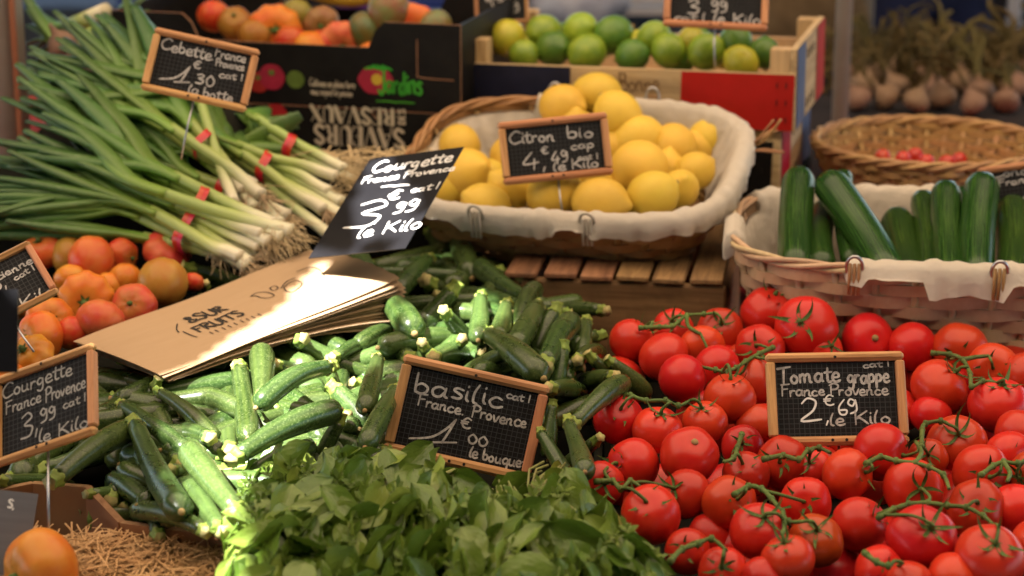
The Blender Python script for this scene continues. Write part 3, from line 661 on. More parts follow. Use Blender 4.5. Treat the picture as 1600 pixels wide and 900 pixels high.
# stem end x,y / blossom end x,y / radius in photo pixels / nearer(-) or deeper(+) in metres / bend
CG = [
 (470,532,411,523,17,-.045,.02),(470,535,550,553,18,-.04,-.02),(524,557,587,535,15,-.03,.10),(372,572,377,545,15,-.05,0),(409,622,408,547,21,-.05,.03),(374,578,388,686,19,-.06,-.05),
 (512,574,400,637,18,-.085,.10),(434,570,484,554,15,-.03,0),(292,642,349,585,16,-.02,.04),(306,655,354,612,17,-.02,.03),(359,700,346,646,19,-.06,.02),(244,602,196,634,15,-.03,0),
 (252,614,338,688,15,-.04,.04),(327,684,262,650,18,-.075,.03),(192,634,296,708,16,-.04,.03),(213,666,284,800,24,-.08,-.04),(88,748,208,668,21,-.05,.03),(368,797,293,702,23,-.085,.03),
 (343,826,286,745,21,-.08,.02),(318,828,198,787,18,-.05,.05),(372,712,532,640,22,-.08,.05),(540,650,474,620,17,-.03,.02),(528,612,577,652,21,-.06,.03),(590,562,570,642,17,-.065,.03),
 (616,612,570,700,18,-.06,.05),(524,566,622,582,16,-.01,.02),(457,716,478,668,17,-.05,.0),(530,660,483,702,16,-.05,.03),(268,735,306,704,15,-.04,0),(4,752,90,740,18,-.01,.03),
 (142,772,240,748,15,-.01,.03),(274,603,340,584,16,-.0,.02),(700,353,738,436,20,.0,.03),(823,406,738,404,15,.02,.02),(673,366,718,436,15,.03,.02),(822,466,744,414,19,-.035,-.03),
 (811,436,770,420,14,.0,0),(668,407,616,462,18,-.02,.05),(672,444,694,428,21,-.04,0),(622,484,668,458,14,-.03,.03),(684,462,700,448,13,-.02,0),(706,456,646,502,20,-.06,.02),
 (698,492,736,514,17,-.085,.02),(818,484,722,447,19,-.05,.04),(790,492,738,460,15,-.055,.04),(751,466,747,532,16,-.07,.02),(791,478,778,532,16,-.075,.02),(808,514,838,450,17,-.06,.05),
 (838,480,803,547,20,-.07,.04),(866,489,834,537,18,-.065,.05),(852,568,894,500,21,-.07,.03),(915,505,910,548,16,-.05,.02),(903,562,942,524,17,-.06,.03),(940,485,850,464,17,-.02,.05),
 (880,546,868,597,16,-.075,.02),(958,588,910,570,16,-.075,.03),(925,560,986,589,13,-.055,.04),(955,566,1021,592,16,-.05,.04),(766,524,850,592,24,-.08,.05),(678,558,733,533,19,-.07,.05),
 (788,551,718,566,17,-.09,.04),(722,532,686,526,14,-.07,0),(662,542,690,556,14,-.06,0),(606,470,648,522,25,-.05,.03),(862,607,912,582,17,-.08,.03),(898,662,976,598,19,-.055,.06),
 (889,662,914,738,18,-.085,-.06),(863,634,858,694,14,-.05,.02),(846,678,892,738,14,-.03,.02),(860,612,908,622,15,-.02,.02),(548,378,578,430,16,-.06,.03),(532,396,540,424,12,-.065,.02),
 (298,422,382,434,18,-.02,.04),(322,447,288,464,11,-.03,0),(520,402,481,391,11,-.02,0),(190,560,262,572,17,.02,.02),(560,600,640,590,16,.0,.02),(430,640,450,700,16,-.0,.02),(400,660,430,720,16,.0,.02),
 (150,690,60,720,18,.0,.02),(660,600,740,560,16,0,.02),(640,560,600,520,18,.0,.02),(760,560,800,590,17,0,.02),(880,600,930,640,16,.0,.02),
 (1022,510,1052,482,13,.06,0),(930,690,880,710,15,.0,.02),(420,770,380,720,15,.02,.02)]
def cg_phrase(sx, sy, bx, by):
    cx, cy = (sx + bx) / 2, (sy + by) / 2; dx, dy = sx - bx, sy - by
    if abs(dx) > abs(dy) * 1.3: dr = 'stem to the right' if dx > 0 else 'stem to the left'
    else: dr = 'stem upward' if dy < 0 else 'stem downward'
    if cx < 200 and cy > 600: rg = 'courgette under the framed Courgette slate'
    elif cy > 740 and cx < 420: rg = 'courgette along the straw box edge'
    elif cx < 420 and cy < 480: rg = 'courgette between tomatoes and paper bags'
    elif cx < 370 and cy < 600: rg = 'courgette in shade below the paper bags'
    elif cx < 345: rg = 'courgette between framed slate and sunlit heap'
    elif cy < 440 and cx < 640: rg = 'courgette poking up before the black card'
    elif cy < 445: rg = 'dark courgette below the lemon basket'
    elif cx < 620 and cy < 600: rg = 'courgette in the sunlit heap under the bags'
    elif cx < 630: rg = 'courgette between the basil and the sunlit heap'
    elif cx < 760 and cy < 520: rg = 'courgette in the sunny patch under the card'
    elif cx < 860 and cy < 550: rg = 'courgette in the shaded heap behind basilic slate'
    elif cx < 860 and cy < 620: rg = 'courgette just above the basilic slate'
    elif cy < 550: rg = 'courgette before the brown crate'
    elif cy < 600: rg = 'courgette beside the vine tomatoes'
    else: rg = 'courgette wedged between slate, basil and tomatoes'
    return rg + ', ' + dr
rng = random.Random(21)
for (sx, sy, bx, by, r, dd, bd) in CG:
    lean = rng.uniform(-.012, .012)
    p0, p1 = on(sx, sy, dd + lean), on(bx, by, dd - lean)
    L = np.linalg.norm(p1 - p0); want = min(max(L, .105), .2)
    rr = r * .93 * KPX * surf_d((sx + bx) / 2, (sy + by) / 2)
    if L < .105:                                     # seen end on: the far end lies deeper in the heap
        p1 = p1 + (p1 - p0) * 0; dirv = nrm(CF * .8 - CU * .25); p1 = p1 + dirv * math.sqrt(max(0, .11 ** 2 - L ** 2)) * .9
    o = courgette(p0, p1, rr, bd, rng)
    pool(o, cg_phrase(sx, sy, bx, by), 'courgette', 'courgettes heaped in the tray', (sx + bx) / 2, (sy + by) / 2)
HEAP = [(0, 745), (200, 780), (350, 830), (620, 720), (900, 740), (930, 620), (1000, 590), (900, 515), (800, 450), (740, 400), (640, 400), (600, 480), (420, 520), (330, 590), (180, 600), (0, 720)]
cnt = 0
while cnt < 62:                                      # slim ones lying in the gaps of the upper layer
    x, y = rng.uniform(0, 1000), rng.uniform(380, 840)
    if not poly_in(x, y, HEAP) or (560 < x and y > 575) or (x < 200 and y > 560): continue
    cnt += 1; a = rng.uniform(0, 6.283); p = on(x, y, rng.uniform(-.015, .02)); dv = np.array((math.cos(a), math.sin(a), rng.uniform(-.1, .15))) * rng.uniform(.055, .072)
    o = courgette(p - dv, p + dv, rng.uniform(.0095, .0125), rng.uniform(-.02, .06), rng); q0, q1 = proj(p - dv), proj(p + dv)
    pool(o, 'slim ' + cg_phrase(q0[0], q0[1], q1[0], q1[1]), 'courgette', 'courgettes heaped in the tray', x, y)
cnt = 0
while cnt < 80:
    x, y = rng.uniform(0, 1000), rng.uniform(380, 840)
    if not poly_in(x, y, HEAP): continue
    if 570 < x < 880 and y > 640: cnt += 1; continue
    a = rng.uniform(0, 6.283); p = on(x, y, .03 + rng.uniform(0, .035)); dv = np.array((math.cos(a), math.sin(a), 0.03)) * .075
    o = courgette(p - dv, p + dv, rng.uniform(.0125, .016), .03, rng); tag(o, 'dark courgette buried under others in the heap', 'courgette', 'courgettes buried in the heap'); cnt += 1
# ================================================================== ROUND FRUIT
def prof_tomato(sq=.86, dimple=.10):
    P = []
    for i in range(15):
        a = -math.pi / 2 + math.pi * i / 14; r = math.cos(a); z = math.sin(a) * sq
        if z > 0: z -= dimple * math.exp(-(r / .28) ** 2)
        else: z += .03 * math.exp(-(r / .25) ** 2)
        P.append((max(r, 0) ** .93 if r > 0 else 0, z))
    return P
TOM = []
for k in range(6):
    mb = MB(); rg = random.Random(k + 1); revolve(mb, prof_tomato(rg.uniform(.80, .95), rg.uniform(.07, .12)), 28, rg.choice((4, 5, 6)), rg.uniform(.008, .032), rg.uniform(.01, .05), rg); TOM.append(mb.mesh('tomato', MT['tomato']))
HEI = []
for k in range(6):
    mb = MB(); rg = random.Random(k + 40); revolve(mb, prof_tomato((.72, .86, 1.05, .70, .95, .80)[k], .14), 36, (9, 6, 5, 10, 7, 8)[k], (.05, .03, .02, .06, .02, .035)[k], .03, rg, dim=.05); HEI.append(mb.mesh('heirloom_tomato', MT['heirloom']))
def sepal(mb, ang, L, w, lift, z0, rng, tw=0):
    n = 6; v = []
    for i in range(n + 1):
        s = i / n; rr = .05 + L * s * (1 - .22 * lift * s); z = z0 + L * (lift * s ** 1.6 - .10 * math.sin(s * 3)) 
        ww = w * (math.sin(math.pi * min(1, (s * .86 + .14))) ** .8) * (1 - s * .55) + .004
        a = ang + tw * s * s; c, sn = math.cos(a), math.sin(a)
        for q, h in ((-1, .0), (0, -.35), (1, .0)): v.append((rr * c - q * ww * sn, rr * sn + q * ww * c, z + h * ww))
    f = []
    for i in range(n):
        for k in range(2): f.append((i * 3 + k, i * 3 + k + 1, (i + 1) * 3 + k + 1, (i + 1) * 3 + k))
    mb.add(v, f)
CAL = []
for k in range(5):
    mb = MB(); rg = random.Random(k + 60); n = rg.choice((5, 5, 6)); a0 = rg.random() * 6
    for j in range(n): sepal(mb, a0 + j * 6.283 / n + rg.uniform(-.2, .2), rg.uniform(.62, 1.0), rg.uniform(.06, .085), rg.uniform(.15, .95), .80, rg, rg.uniform(-.5, .5))
    tube(mb, [(0, 0, .74), (0, 0, .86), (.02, .01, .95)], [.10, .075, .06], 7); CAL.append(mb.mesh('calyx', MT['sepal']))
STUB = []
for k in range(3):
    mb = MB(); rg = random.Random(k + 80)
    for j in range(6): sepal(mb, j * 1.05 + rg.uniform(-.2, .2), rg.uniform(.18, .3), .07, rg.uniform(.0, .5), .70, rg)
    tube(mb, [(0, 0, .62), (0, 0, .78), (.02, .03, .88)], [.14, .11, .09], 8); STUB.append(mb.mesh('calyx', MT['sepal']))
def axis_from(ax, ay, r, back=False):
    """stem direction of a fruit from where its calyx is seen (pixels from its centre)"""
    x, y = ax / r, -ay / r; k = x * x + y * y
    if k > .96: s = math.sqrt(.96 / k); x *= s; y *= s; k = .96
    z = math.sqrt(max(0.0, 1 - k)) * (1 if back else -1)
    return nrm(x * CR + y * CU + z * CF)
def quat_to(axis, spin): return Vector(axis).to_track_quat('Z', 'Y').to_matrix().to_4x4() @ Matrix.Rotation(spin, 4, 'Z')
def fruit(name, mesh, p, r, axis, rng, col, parent=None, off=None, stretch=(1, 1, 1), cal=None):
    o = link(name, mesh, parent); q = p - off if off is not None else p
    o.matrix_basis = Matrix.Translation(Vector(q)) @ quat_to(axis, rng.random() * 6.28) @ Matrix.Diagonal((r * stretch[0], r * stretch[1], r * stretch[2], 1))
    o.color = (*col, 1)
    if cal is not None: link('calyx', cal, o)
    return o
# ---- vine tomatoes: x, y, r, calyx offset (None: not seen), truss
TV = {1:(987,533,36,(24,-26),'A'),2:(1052,514,33,(-4,-16),'A'),3:(1125,516,37,(0,-14),'A'),4:(1037,557,40,None,''),5:(1066,591,38,None,''),6:(1096,543,37,(10,18),'A'),7:(1120,574,36,(10,16),'B'),
 8:(1199,490,44,(12,-36),''),9:(1260,512,51,(-18,-12),''),10:(1188,546,40,(-12,-8),'B'),11:(1140,623,42,(0,-38),'B'),12:(1186,594,38,(24,-14),'B'),13:(967,656,40,(2,-22),'C'),14:(1027,672,41,(6,-34),'C'),15:(1101,660,37,(-8,-30),'C'),
 16:(1077,712,48,None,''),17:(989,727,43,(-32,-6),'D'),18:(1071,772,41,(-26,-14),'D'),19:(1017,804,48,(-12,-28),'D'),20:(938,756,37,(6,-4),'D'),21:(1160,697,34,(-4,-8),'E'),22:(1182,662,34,None,''),53:(1166,742,38,(-10,-24),'E'),
 23:(1139,786,44,(12,-12),'F'),24:(1186,830,48,(7,-32),'F'),25:(1074,862,37,(-8,-10),'G'),26:(1108,836,34,None,''),27:(1130,893,40,(-6,-14),'G'),44:(1275,845,44,(-4,-26),'F'),45:(1231,874,43,(-10,-36),'F'),47:(1258,786,42,(-9,-7),'F'),
 28:(1324,741,42,(30,-6),'H'),29:(1376,706,46,(36,4),'H'),48:(1272,730,30,(-12,-12),'I'),52:(1224,724,43,(-12,-6),'I'),56:(1283,762,24,None,''),30:(1427,764,49,(6,-4),'J'),31:(1343,820,45,(30,-22),'J'),32:(1440,842,56,(9,-28),'J'),33:(1546,873,57,(2,-36),'J'),34:(1526,796,48,(-8,-18),'J'),
 35:(1533,739,46,(6,3),'K'),36:(1495,693,47,(-6,-22),'L'),37:(1586,795,40,None,''),38:(1467,605,48,(30,-32),'M'),39:(1561,633,49,(2,-42),'M'),40:(1500,547,45,(-18,12),'M'),41:(1425,541,38,None,''),42:(1356,532,43,(8,-6),''),43:(1552,577,42,(-10,-4),'M'),
 46:(1373,892,40,(18,-10),'N'),49:(1578,712,40,(16,0),'K'),50:(1590,677,38,None,''),51:(1450,716,32,(-6,-10),'H'),54:(1288,546,30,(10,-8),''),55:(1250,690,36,None,''),57:(1330,690,36,None,''),58:(1408,640,34,None,''),59:(1604,590,40,None,''),
 60:(1160,565,30,None,''),61:(1455,650,34,None,''),62:(1612,745,40,(-30,0),'K'),63:(1620,850,44,None,''),64:(1490,905,44,None,''),65:(1420,915,40,None,''),66:(1195,905,38,None,'')}
LOOSE = {4:'plain smooth tomato below the first truss by the brown crate',5:'tomato with small pale tip above the lower courgette ends',8:'large tomato standing tallest before the cucumber basket',9:'large tomato with dried green calyx before the cucumber basket',16:'tomato with a pale stem scar left of the Tomate grappe slate',
 22:'tomato half hidden behind the left frame of Tomate grappe slate',26:'dark tomato deep in the gap beside the basil',41:'smooth tomato right behind the top corner of Tomate grappe slate',42:'tomato with pale stem scar behind the Tomate grappe slate',37:'tomato cut by the picture edge beside the long bare truss',
 50:'tomato at the picture edge under the raised truss',54:'tomato with green calyx peeping over the Tomate grappe slate',55:'tomato in shadow under the Tomate grappe slate',56:'small tomato wedged beneath the slate tomatoes',57:'tomato in shadow beneath the right half of the slate',58:'tomato shadowed beside the right frame of the slate',
 59:'tomato cut by the picture edge below the cucumber basket',60:'tomato tucked behind two trusses left of the slate',61:'tomato in the dark gap right of the slate',63:'tomato cut by the picture corner',64:'tomato at the lower picture edge below the long truss',65:'tomato at the lower edge beneath the biggest tomato',66:'tomato at the lower edge under the middle truss'}
TR = {'A':('truss of four tomatoes nearest the brown wooden crate',[(1006,512),(1030,511),(1050,510),(1060,503),(1073,493),(1100,491),(1118,489)],[(1073,493),(1076,510),(1095,522)]),
 'B':('truss with brown tips left of the Tomate grappe slate',[(1203,545),(1186,553),(1165,565),(1150,575),(1130,580),(1118,578),(1096,573)],None),
 'C':('truss of three tomatoes lying over the lower courgette ends',[(945,618),(966,614),(985,618),(1010,626),(1040,626),(1060,634),(1078,626)],None),
 'D':('truss of four tomatoes touching the basil',[(938,752),(958,752),(970,764),(985,752),(1000,760)],None), 'E':('small truss at the lower left corner of the slate',[(1158,682),(1152,700),(1146,716),(1130,722)],None),
 'F':('sprawling truss of five tomatoes at the lower edge below the slate',[(1152,770),(1170,760),(1190,764),(1206,780),(1222,800),(1232,815),(1262,814)],[(1222,800),(1226,822),(1222,836)]),
 'G':('truss at the lower edge between basil and tomatoes',[(1050,874),(1066,858),(1090,850),(1112,842),(1135,860)],None), 'H':('truss just under the right corner of the slate',[(1358,722),(1376,714),(1400,720),(1430,724),(1452,730),(1474,742),(1483,764)],[(1430,724),(1440,706),(1430,690)]),
 'I':('truss hanging below the middle of the slate',[(1200,716),(1224,712),(1248,718),(1262,704),(1280,700),(1298,708)],None), 'J':('longest bare green truss over five big tomatoes',[(1378,806),(1396,796),(1420,788),(1450,786),(1480,790),(1510,793),(1536,806),(1552,820)],None),
 'K':('truss reaching in from the picture edge above the long truss',[(1536,740),(1552,728),(1568,722),(1590,724),(1606,716)],[(1568,722),(1578,738),(1574,752)]), 'L':('tomato with thick hooked green stem right of the slate',[(1440,696),(1441,672),(1446,662),(1470,658),(1484,664)],None),
 'M':('truss of four tomatoes below the cucumber basket at the right',[(1463,552),(1484,554),(1504,562),(1516,585),(1518,604),(1536,596),(1558,598)],[(1504,562),(1524,558),(1545,556)]), 'N':('single calyxed tomato at the lower edge under the long truss',[(1356,868),(1370,878),(1388,884),(1398,876)],None)}
RED = (.58, .013, .013); rng = random.Random(5)
TP = {}
for k, (x, y, r, c, tr) in TV.items():
    d = surf_d(x, y); dd = {16: -.035, 19: -.03, 32: -.03, 24: -.03, 29: -.03, 28: -.02, 55: .05, 57: .05, 58: .06, 56: .05, 26: .06, 60: .05, 22: .03, 61: .05, 8: -.03, 9: -.05, 5: -.03, 11: -.02, 45: -.03, 33: -.03}.get(k, 0.0)
    TP[k] = (on(x, y, dd + .012), r * KPX * (d + dd))
hub = {t: on(*TR[t][1][len(TR[t][1]) // 2], -.04) for t in TR}
for t, (label, pts, side) in TR.items():
    e = empty('vine_tomato_truss', hub[t]); tag(e, label, 'tomato truss', 'trusses of red vine tomatoes')
    near = -.052
    main = [on(x, y, near) for x, y in pts]; mb = MB(); C = catmull(main, 5)
    tube(mb, C, np.linspace(.0026, .0017, len(C)) * (1 + .10 * np.sin(np.arange(len(C)) * 1.9)), 7)
    if side:
        S = catmull([on(x, y, near) for x, y in side], 5); tube(mb, S, np.linspace(.0027, .0018, len(S)), 6); C = C + S
    for p in main[1:-1]:
        tube(mb, [p - CU * .0035, p, p + CU * .0035], [.0018, .0034, .0018], 6)
    members = [k for k in TV if TV[k][4] == t]
    for k in members:
        x, y, r, c, _ = TV[k]; p, R = TP[k]; ax = axis_from(c[0], c[1], r); cal = p + ax * R * .86
        q = min(C, key=lambda s: np.linalg.norm(s - cal)); midp = (cal + q) / 2 + ax * min(.012, np.linalg.norm(q - cal) * .4) - CF * .004
        B = catmull([p + ax * R * .72, cal + ax * R * .10, midp, q], 4); tube(mb, B, np.linspace(.0017, .0016, len(B)), 6)
        col = tuple(np.array(RED) * rng.uniform(.82, 1.12) + np.array((.0, .010, .0)) * rng.uniform(0, 2.2 if k != 44 else 5))
        fruit('tomato', TOM[k % 6], p, R, ax, rng, col, e, hub[t], (1, 1, 1), CAL[k % 5])
    for p in (C[0],):                                 # cut end
        tube(mb, [p, p + nrm(C[0] - C[3]) * .006], [.0030, .0034], 7)
    mb.obj('vine_stem', MT['vine'], e, True, hub[t])
for k, lab in LOOSE.items():
    x, y, r, c, _ = TV[k]; p, R = TP[k]
    ax = axis_from(*c, r) if c else nrm(CR * rng.uniform(-.7, .7) - CU * rng.uniform(.2, .9) + CF * rng.uniform(.1, .8))
    if k in (16,): ax = axis_from(8, -30, r)
    o = fruit('vine_tomato', TOM[(k * 5) % 6], p, R, ax, rng, tuple(np.array(RED) * rng.uniform(.85, 1.12) + np.array((.0, .014, .0)) * rng.random()), None, None, (1, 1, 1.04), CAL[k % 5] if c and k not in (42,) else None)
    if k in (16, 42):
        mb = MB(); tube(mb, [(0, 0, .70), (0, 0, .80)], [.14, .11], 9); mb.obj('stem_scar', MT['cscar'], o)
    tag(o, lab, 'tomato', 'loose vine tomatoes')
# deeper layer, seen only in the gaps
for i in range(46):
    x, y = rng.uniform(940, 1640), rng.uniform(520, 930)
    if x < 1050 and y > 820 or x < 960 and y < 600: continue
    o = fruit('vine_tomato', TOM[i % 6], on(x, y, .115), .034, nrm((rng.uniform(-1, 1), rng.uniform(-1, 0), 1)), rng, tuple(np.array(RED) * .9)); tag(o, 'red tomato in the dark lower layer under other tomatoes', 'tomato', 'tomatoes of the lower layer')
# ---- heirloom tomatoes: x,y,r, colour, mesh, calyx offset, stretch z, phrase
OR, RD, OC, PK, YO = (.62, .125, .014), (.54, .035, .016), (.38, .16, .025), (.56, .060, .034), (.64, .20, .018)
HT = [(68,391,34,RD,5,(-6,-22),.95,'red heirloom tomato with green calyx behind the ancienne slate'),(108,399,28,OC,2,None,1.1,'ochre heirloom tomato squeezed behind the tall red one'),(143,406,36,(.56,.06,.02),2,None,1.05,'tall pointed orange red heirloom tomato under the onions'),
 (190,399,28,RD,1,(24,6),1,'small red heirloom tomato right of the tall pointed one'),(260,393,39,(.56,.04,.03),0,(16,-26),.95,'bright red ribbed tomato touching the onion bands'),(255,442,39,(.43,.175,.03),4,None,1.1,'brownish ochre heirloom tomato touching the paper bags'),
 (196,437,27,OR,4,None,1,'orange heirloom tomato beside the brownish ochre one'),(111,437,27,YO,1,None,1,'yellow orange tomato at the corner of the ancienne slate'),(135,470,46,(.60,.15,.02),3,(4,6),.9,'large ribbed orange tomato with green stem, facing the viewer'),
 (210,479,37,PK,1,(-4,-8),.9,'pinkish tomato with pale scar above the paper bags'),(157,502,39,PK,4,None,.9,'pinkish red tomato half under the paper bags'),(77,501,38,OR,5,(12,-6),.95,'orange tomato below the ancienne slate'),
 (62,528,42,(.62,.11,.015),1,(-26,-2),.9,'orange tomato behind the yellow one above the framed slate'),(46,560,42,YO,0,(-12,-26),.85,'yellow orange tomato with green calyx above the framed slate'),(113,520,28,RD,4,None,1,'dark red tomato behind the paper bag corner'),(302,441,17,RD,1,None,1,'little red tomato between courgettes and paper bags'),
 (20,470,34,OR,1,None,1,'orange tomato hidden behind the ancienne slate'),(10,600,36,OR,4,None,1,'orange tomato hidden behind the framed Courgette slate'),(170,450,26,OR,4,None,1,'orange tomato deep between the ribbed tomatoes'),(40,420,30,RD,4,None,1,'red tomato deep behind the ancienne slate')]
for i, (x, y, r, col, mk, c, sz, lab) in enumerate(HT):
    dd = {8: -.06, 10: -.05, 11: -.05, 13: -.06, 5: -.07, 6: -.04, 9: -.05, 0: -.08, 1: -.07, 2: -.09, 3: -.08, 4: -.085, 7: -.05, 15: -.06}.get(i, -.02); d = surf_d(x, y) + dd
    ax = axis_from(*c, r) if c else nrm(CU * .9 + CR * rng.uniform(-.3, .3) + CF * .5)
    o = fruit('heirloom_tomato', HEI[mk], at(x, y, d), r * KPX * d, ax, rng, col, None, None, (1, 1, sz), STUB[i % 3] if c else None); tag(o, lab, 'tomato', 'heirloom tomatoes beside the paper bags')
# ---- lemons and limes
def prof_citrus(nip, el, sub):
    P = []
    for i in range(19):
        a = -math.pi / 2 + math.pi * i / 18; r = math.cos(a); z = math.sin(a) * el
        if a > 0: z += nip * math.exp(-(r / .22) ** 2)
        else: z -= sub * math.exp(-(r / .2) ** 2)
        P.append((max(0, r), z))
    return P
LEM, LIM = [], []
for k in range(4):
    rg = random.Random(k + 90); mb = MB(); revolve(mb, prof_citrus(.20, rg.uniform(1.08, 1.22), .05), 24, 5, .012, .02, rg); LEM.append(mb.mesh('lemon', MT['lemon']))
    mb = MB(); revolve(mb, prof_citrus(.10, rg.uniform(1.0, 1.10), .02), 22, 5, .008, .02, rg); LIM.append(mb.mesh('lime', MT['lime']))
NIP = MB(); tube(NIP, [(0, 0, -1.10), (0, 0, -1.22)], [.13, .085], 7); NIP = NIP.mesh('stem_button', MT['cscar'])
# ================================================================== BASKETS
def rim_loop(a, b, n, N):
    t = np.linspace(0, 2 * math.pi, 1440, endpoint=False); c, s = np.cos(t), np.sin(t)
    P = np.column_stack((a * np.sign(c) * np.abs(c) ** (2 / n), b * np.sign(s) * np.abs(s) ** (2 / n)))
    L = np.concatenate(([0], np.cumsum(np.linalg.norm(np.diff(np.vstack((P, P[:1])), axis=0), axis=1))))
    Q = np.vstack((P, P[:1])); g = np.linspace(0, L[-1], N, endpoint=False)
    return np.column_stack((np.interp(g, L, Q[:, 0]), np.interp(g, L, Q[:, 1])))
def basket(name, label, mat, a, b, n, h, base, stakes, rows, wmat, rowh, liner=None, handles=(), rimr=.0048, notch=(), group='wicker baskets', twigs=False, seed=0):
    e = empty(name, mat=mat); tag(e, label, 'basket', group); rng = random.Random(seed)
    N = stakes * 6; LP = rim_loop(a, b, n, N); nv = np.gradient(LP, axis=0); nv = np.column_stack((nv[:, 1], -nv[:, 0])); nv /= np.linalg.norm(nv, axis=1)[:, None]
    def ring(t): k = base + (1 - base) * t ** .85; return LP * k
    mb = MB(); R0 = ring(0); v = [(p[0], p[1], .004) for p in R0[::3]] + [(p[0], p[1], .0) for p in R0[::3]]; m = len(v) // 2
    mb.add(v, [tuple(range(m)), tuple(range(m, 2 * m))[::-1]] + [(i, m + i, m + (i + 1) % m, (i + 1) % m) for i in range(m)]); mb.obj('base', wmat, e, False)
    for s in range(stakes):
        i = s * 6; mb = MB(); P = [(*(ring(t)[i]), t * h) for t in (0, .35, .7, 1.0)]; tube(mb, P, .0034, 5, flat=(1.3, .7), up=(*nv[i], 0)); mb.obj('stake', wmat, e)
    for r in range(rows):
        t = (r + .5) / rows; R = ring(t); ph = math.pi * (r % 2); amp = .0034; hh = rowh * .5 * rng.uniform(.86, 1.0); th = .0016
        w = np.array([amp * math.cos(i / 6 * math.pi + ph) for i in range(N)]) + np.array([.0012 * math.sin(i * .37 + r * 2) for i in range(N)])
        zz = np.array([t * h + .0012 * math.sin(i * .21 + r * 1.7) for i in range(N)]); C = R + nv * w[:, None]; v = []
        for i in range(N):
            o_, q = C[i] + nv[i] * th, C[i] - nv[i] * th
            v += [(*o_, zz[i] - hh), (*o_, zz[i] + hh), (*q, zz[i] + hh), (*q, zz[i] - hh)]
        f = []
        for i in range(N):
            j = (i + 1) % N
            for k in range(4): f.append((i * 4 + k, j * 4 + k, j * 4 + (k + 1) % 4, i * 4 + (k + 1) % 4))
        mb = MB(); mb.add(v, f); o = mb.obj('weaver', wmat, e, False)
    for s in range(3):
        P = []
        for i in range(0, N, 1):
            A = i / N * stakes * 1.1 * math.pi * .5 + s * 2.094; P.append((*(LP[i] + nv[i] * rimr * .8 * math.cos(A)), h + .004 + rimr * .8 * math.sin(A)))
        P.append(P[0]); mb = MB(); tube(mb, P, rimr * .72, 6, caps=False); mb.obj('rim_strand', wmat, e)
    if liner:
        drop0, inside = liner; prof_n = 9; M = N; v = []
        for i in range(M):
            ang = math.atan2(LP[i][1] / b, LP[i][0] / a); dr = drop0 * (1 + .28 * math.sin(ang * 3 + seed) + .16 * math.sin(ang * 11 + 1) + .08 * math.sin(ang * 23))
            for (n0, n1, val) in notch:
                if n0 < ang < n1: dr *= val
            fold = .0020 * math.sin(i * .55) + .0016 * math.sin(i * 1.23 + 2) + .0022 * math.sin(i * .21 + seed) * math.sin(i * .83)
            fp = abs(fold); rows_ = [(-.0125, h * .25), (-.0125 - fp, h * .6), (-.0115 - fp, h * .92), (-.0105 - fp * .5, h + .008), (-.001, h + .0140 + fp), (.0100 + fp * .7, h + .008), (.0130 + fp, h - dr * .35), (.0140 + fp * 1.4, h - dr * .7), (.0145 + fp * 2, h - dr)]
            if any(n0 < ang < n1 and val == 0 for (n0, n1, val) in notch): rows_ = rows_[:3] + [(-.0105, h * .95)] * 6
            for (off, z) in rows_:
                t = min(1, max(0, z / h)); k = base + (1 - base) * t ** .85; p = LP[i] * k + nv[i] * off; v.append((*p, z))
        f = [(i * prof_n + k, ((i + 1) % M) * prof_n + k, ((i + 1) % M) * prof_n + k + 1, i * prof_n + k + 1) for i in range(M) for k in range(prof_n - 1)]
        mb = MB(); mb.add(v, f); mb.obj('cloth_liner', MT['cloth'], e)
    for (ang, kind) in handles:
        i = int(np.argmin([abs(math.atan2(p[1] / b, p[0] / a) - ang) for p in LP])); c = np.array((*LP[i], h)); o3 = np.array((*nv[i], 0)); tg = np.array((-nv[i][1], nv[i][0], 0)); up = np.array((0, 0, 1.0))
        mb = MB(); tube(mb, [c + tg * .009 * math.cos(q) + up * (.010 + .013 * math.sin(q)) + o3 * (.012 + .004 * math.sin(q)) for q in np.linspace(0, 6.283, 15)], .0021, 6, caps=False); mb.obj('tie_loop', MT['pin' if kind == 'wire' else 'cloth'], e)
        mb = MB(); 
        for s in range(3): tube(mb, [c + o3 * .014 + tg * (s - 1) * .005 + up * z for z in (.014, -.004, -.022)], .002, 5)
        mb.obj('tie_cord', MT['wicker' if kind == 'wire' else 'cloth'], e)
    if twigs:
        for k in range(6):
            c = np.array((LP[twigs][0], LP[twigs][1], h - .004)); d = nrm((1, rng.uniform(-.3, .8), rng.uniform(.1, 1.1))); mb = MB()
            tube(mb, catmull([c + np.array((0, rng.uniform(-.02, .02), 0)), c + d * .025, c + d * .05 + np.array((0, 0, rng.uniform(-.01, .02)))], 4), .0016, 5); mb.obj('loose_cane', wmat, e)
    return e
LBM = frame((.083, 2.645, .878), -15, 15.5)
basket('lined_basket', 'cloth lined wicker basket full of lemons', LBM, .210, .155, 3.6, .090, .74, 34, 8, MT['wicker'], .0115, (.017, 1), [(-1.30, 'cloth'), (-1.95, 'cloth'), (1.25, 'wire'), (1.85, 'wire')], notch=[(1.95, 3.15, 0), (-3.15, -2.6, 0), (-1.50, -1.32, .25), (-2.3, -2.05, .2)], twigs=10, seed=2)
CBM = frame((.488, 2.43, .812), -7, 2)
basket('lined_basket', 'cloth lined wicker basket holding the cucumbers', CBM, .226, .160, 3.4, .108, .84, 30, 8, MT['pale_wicker'], .0145, (.019, 1), [(-1.28, 'wire'), (-1.95, 'wire')], notch=[(-2.75, -2.0, 0), (-1.9, -1.62, .15), (-1.25, -1.02, .2), (2.5, 3.0, 0)], seed=5)
RBM = frame((.578, 2.90, .845), 0, 0)
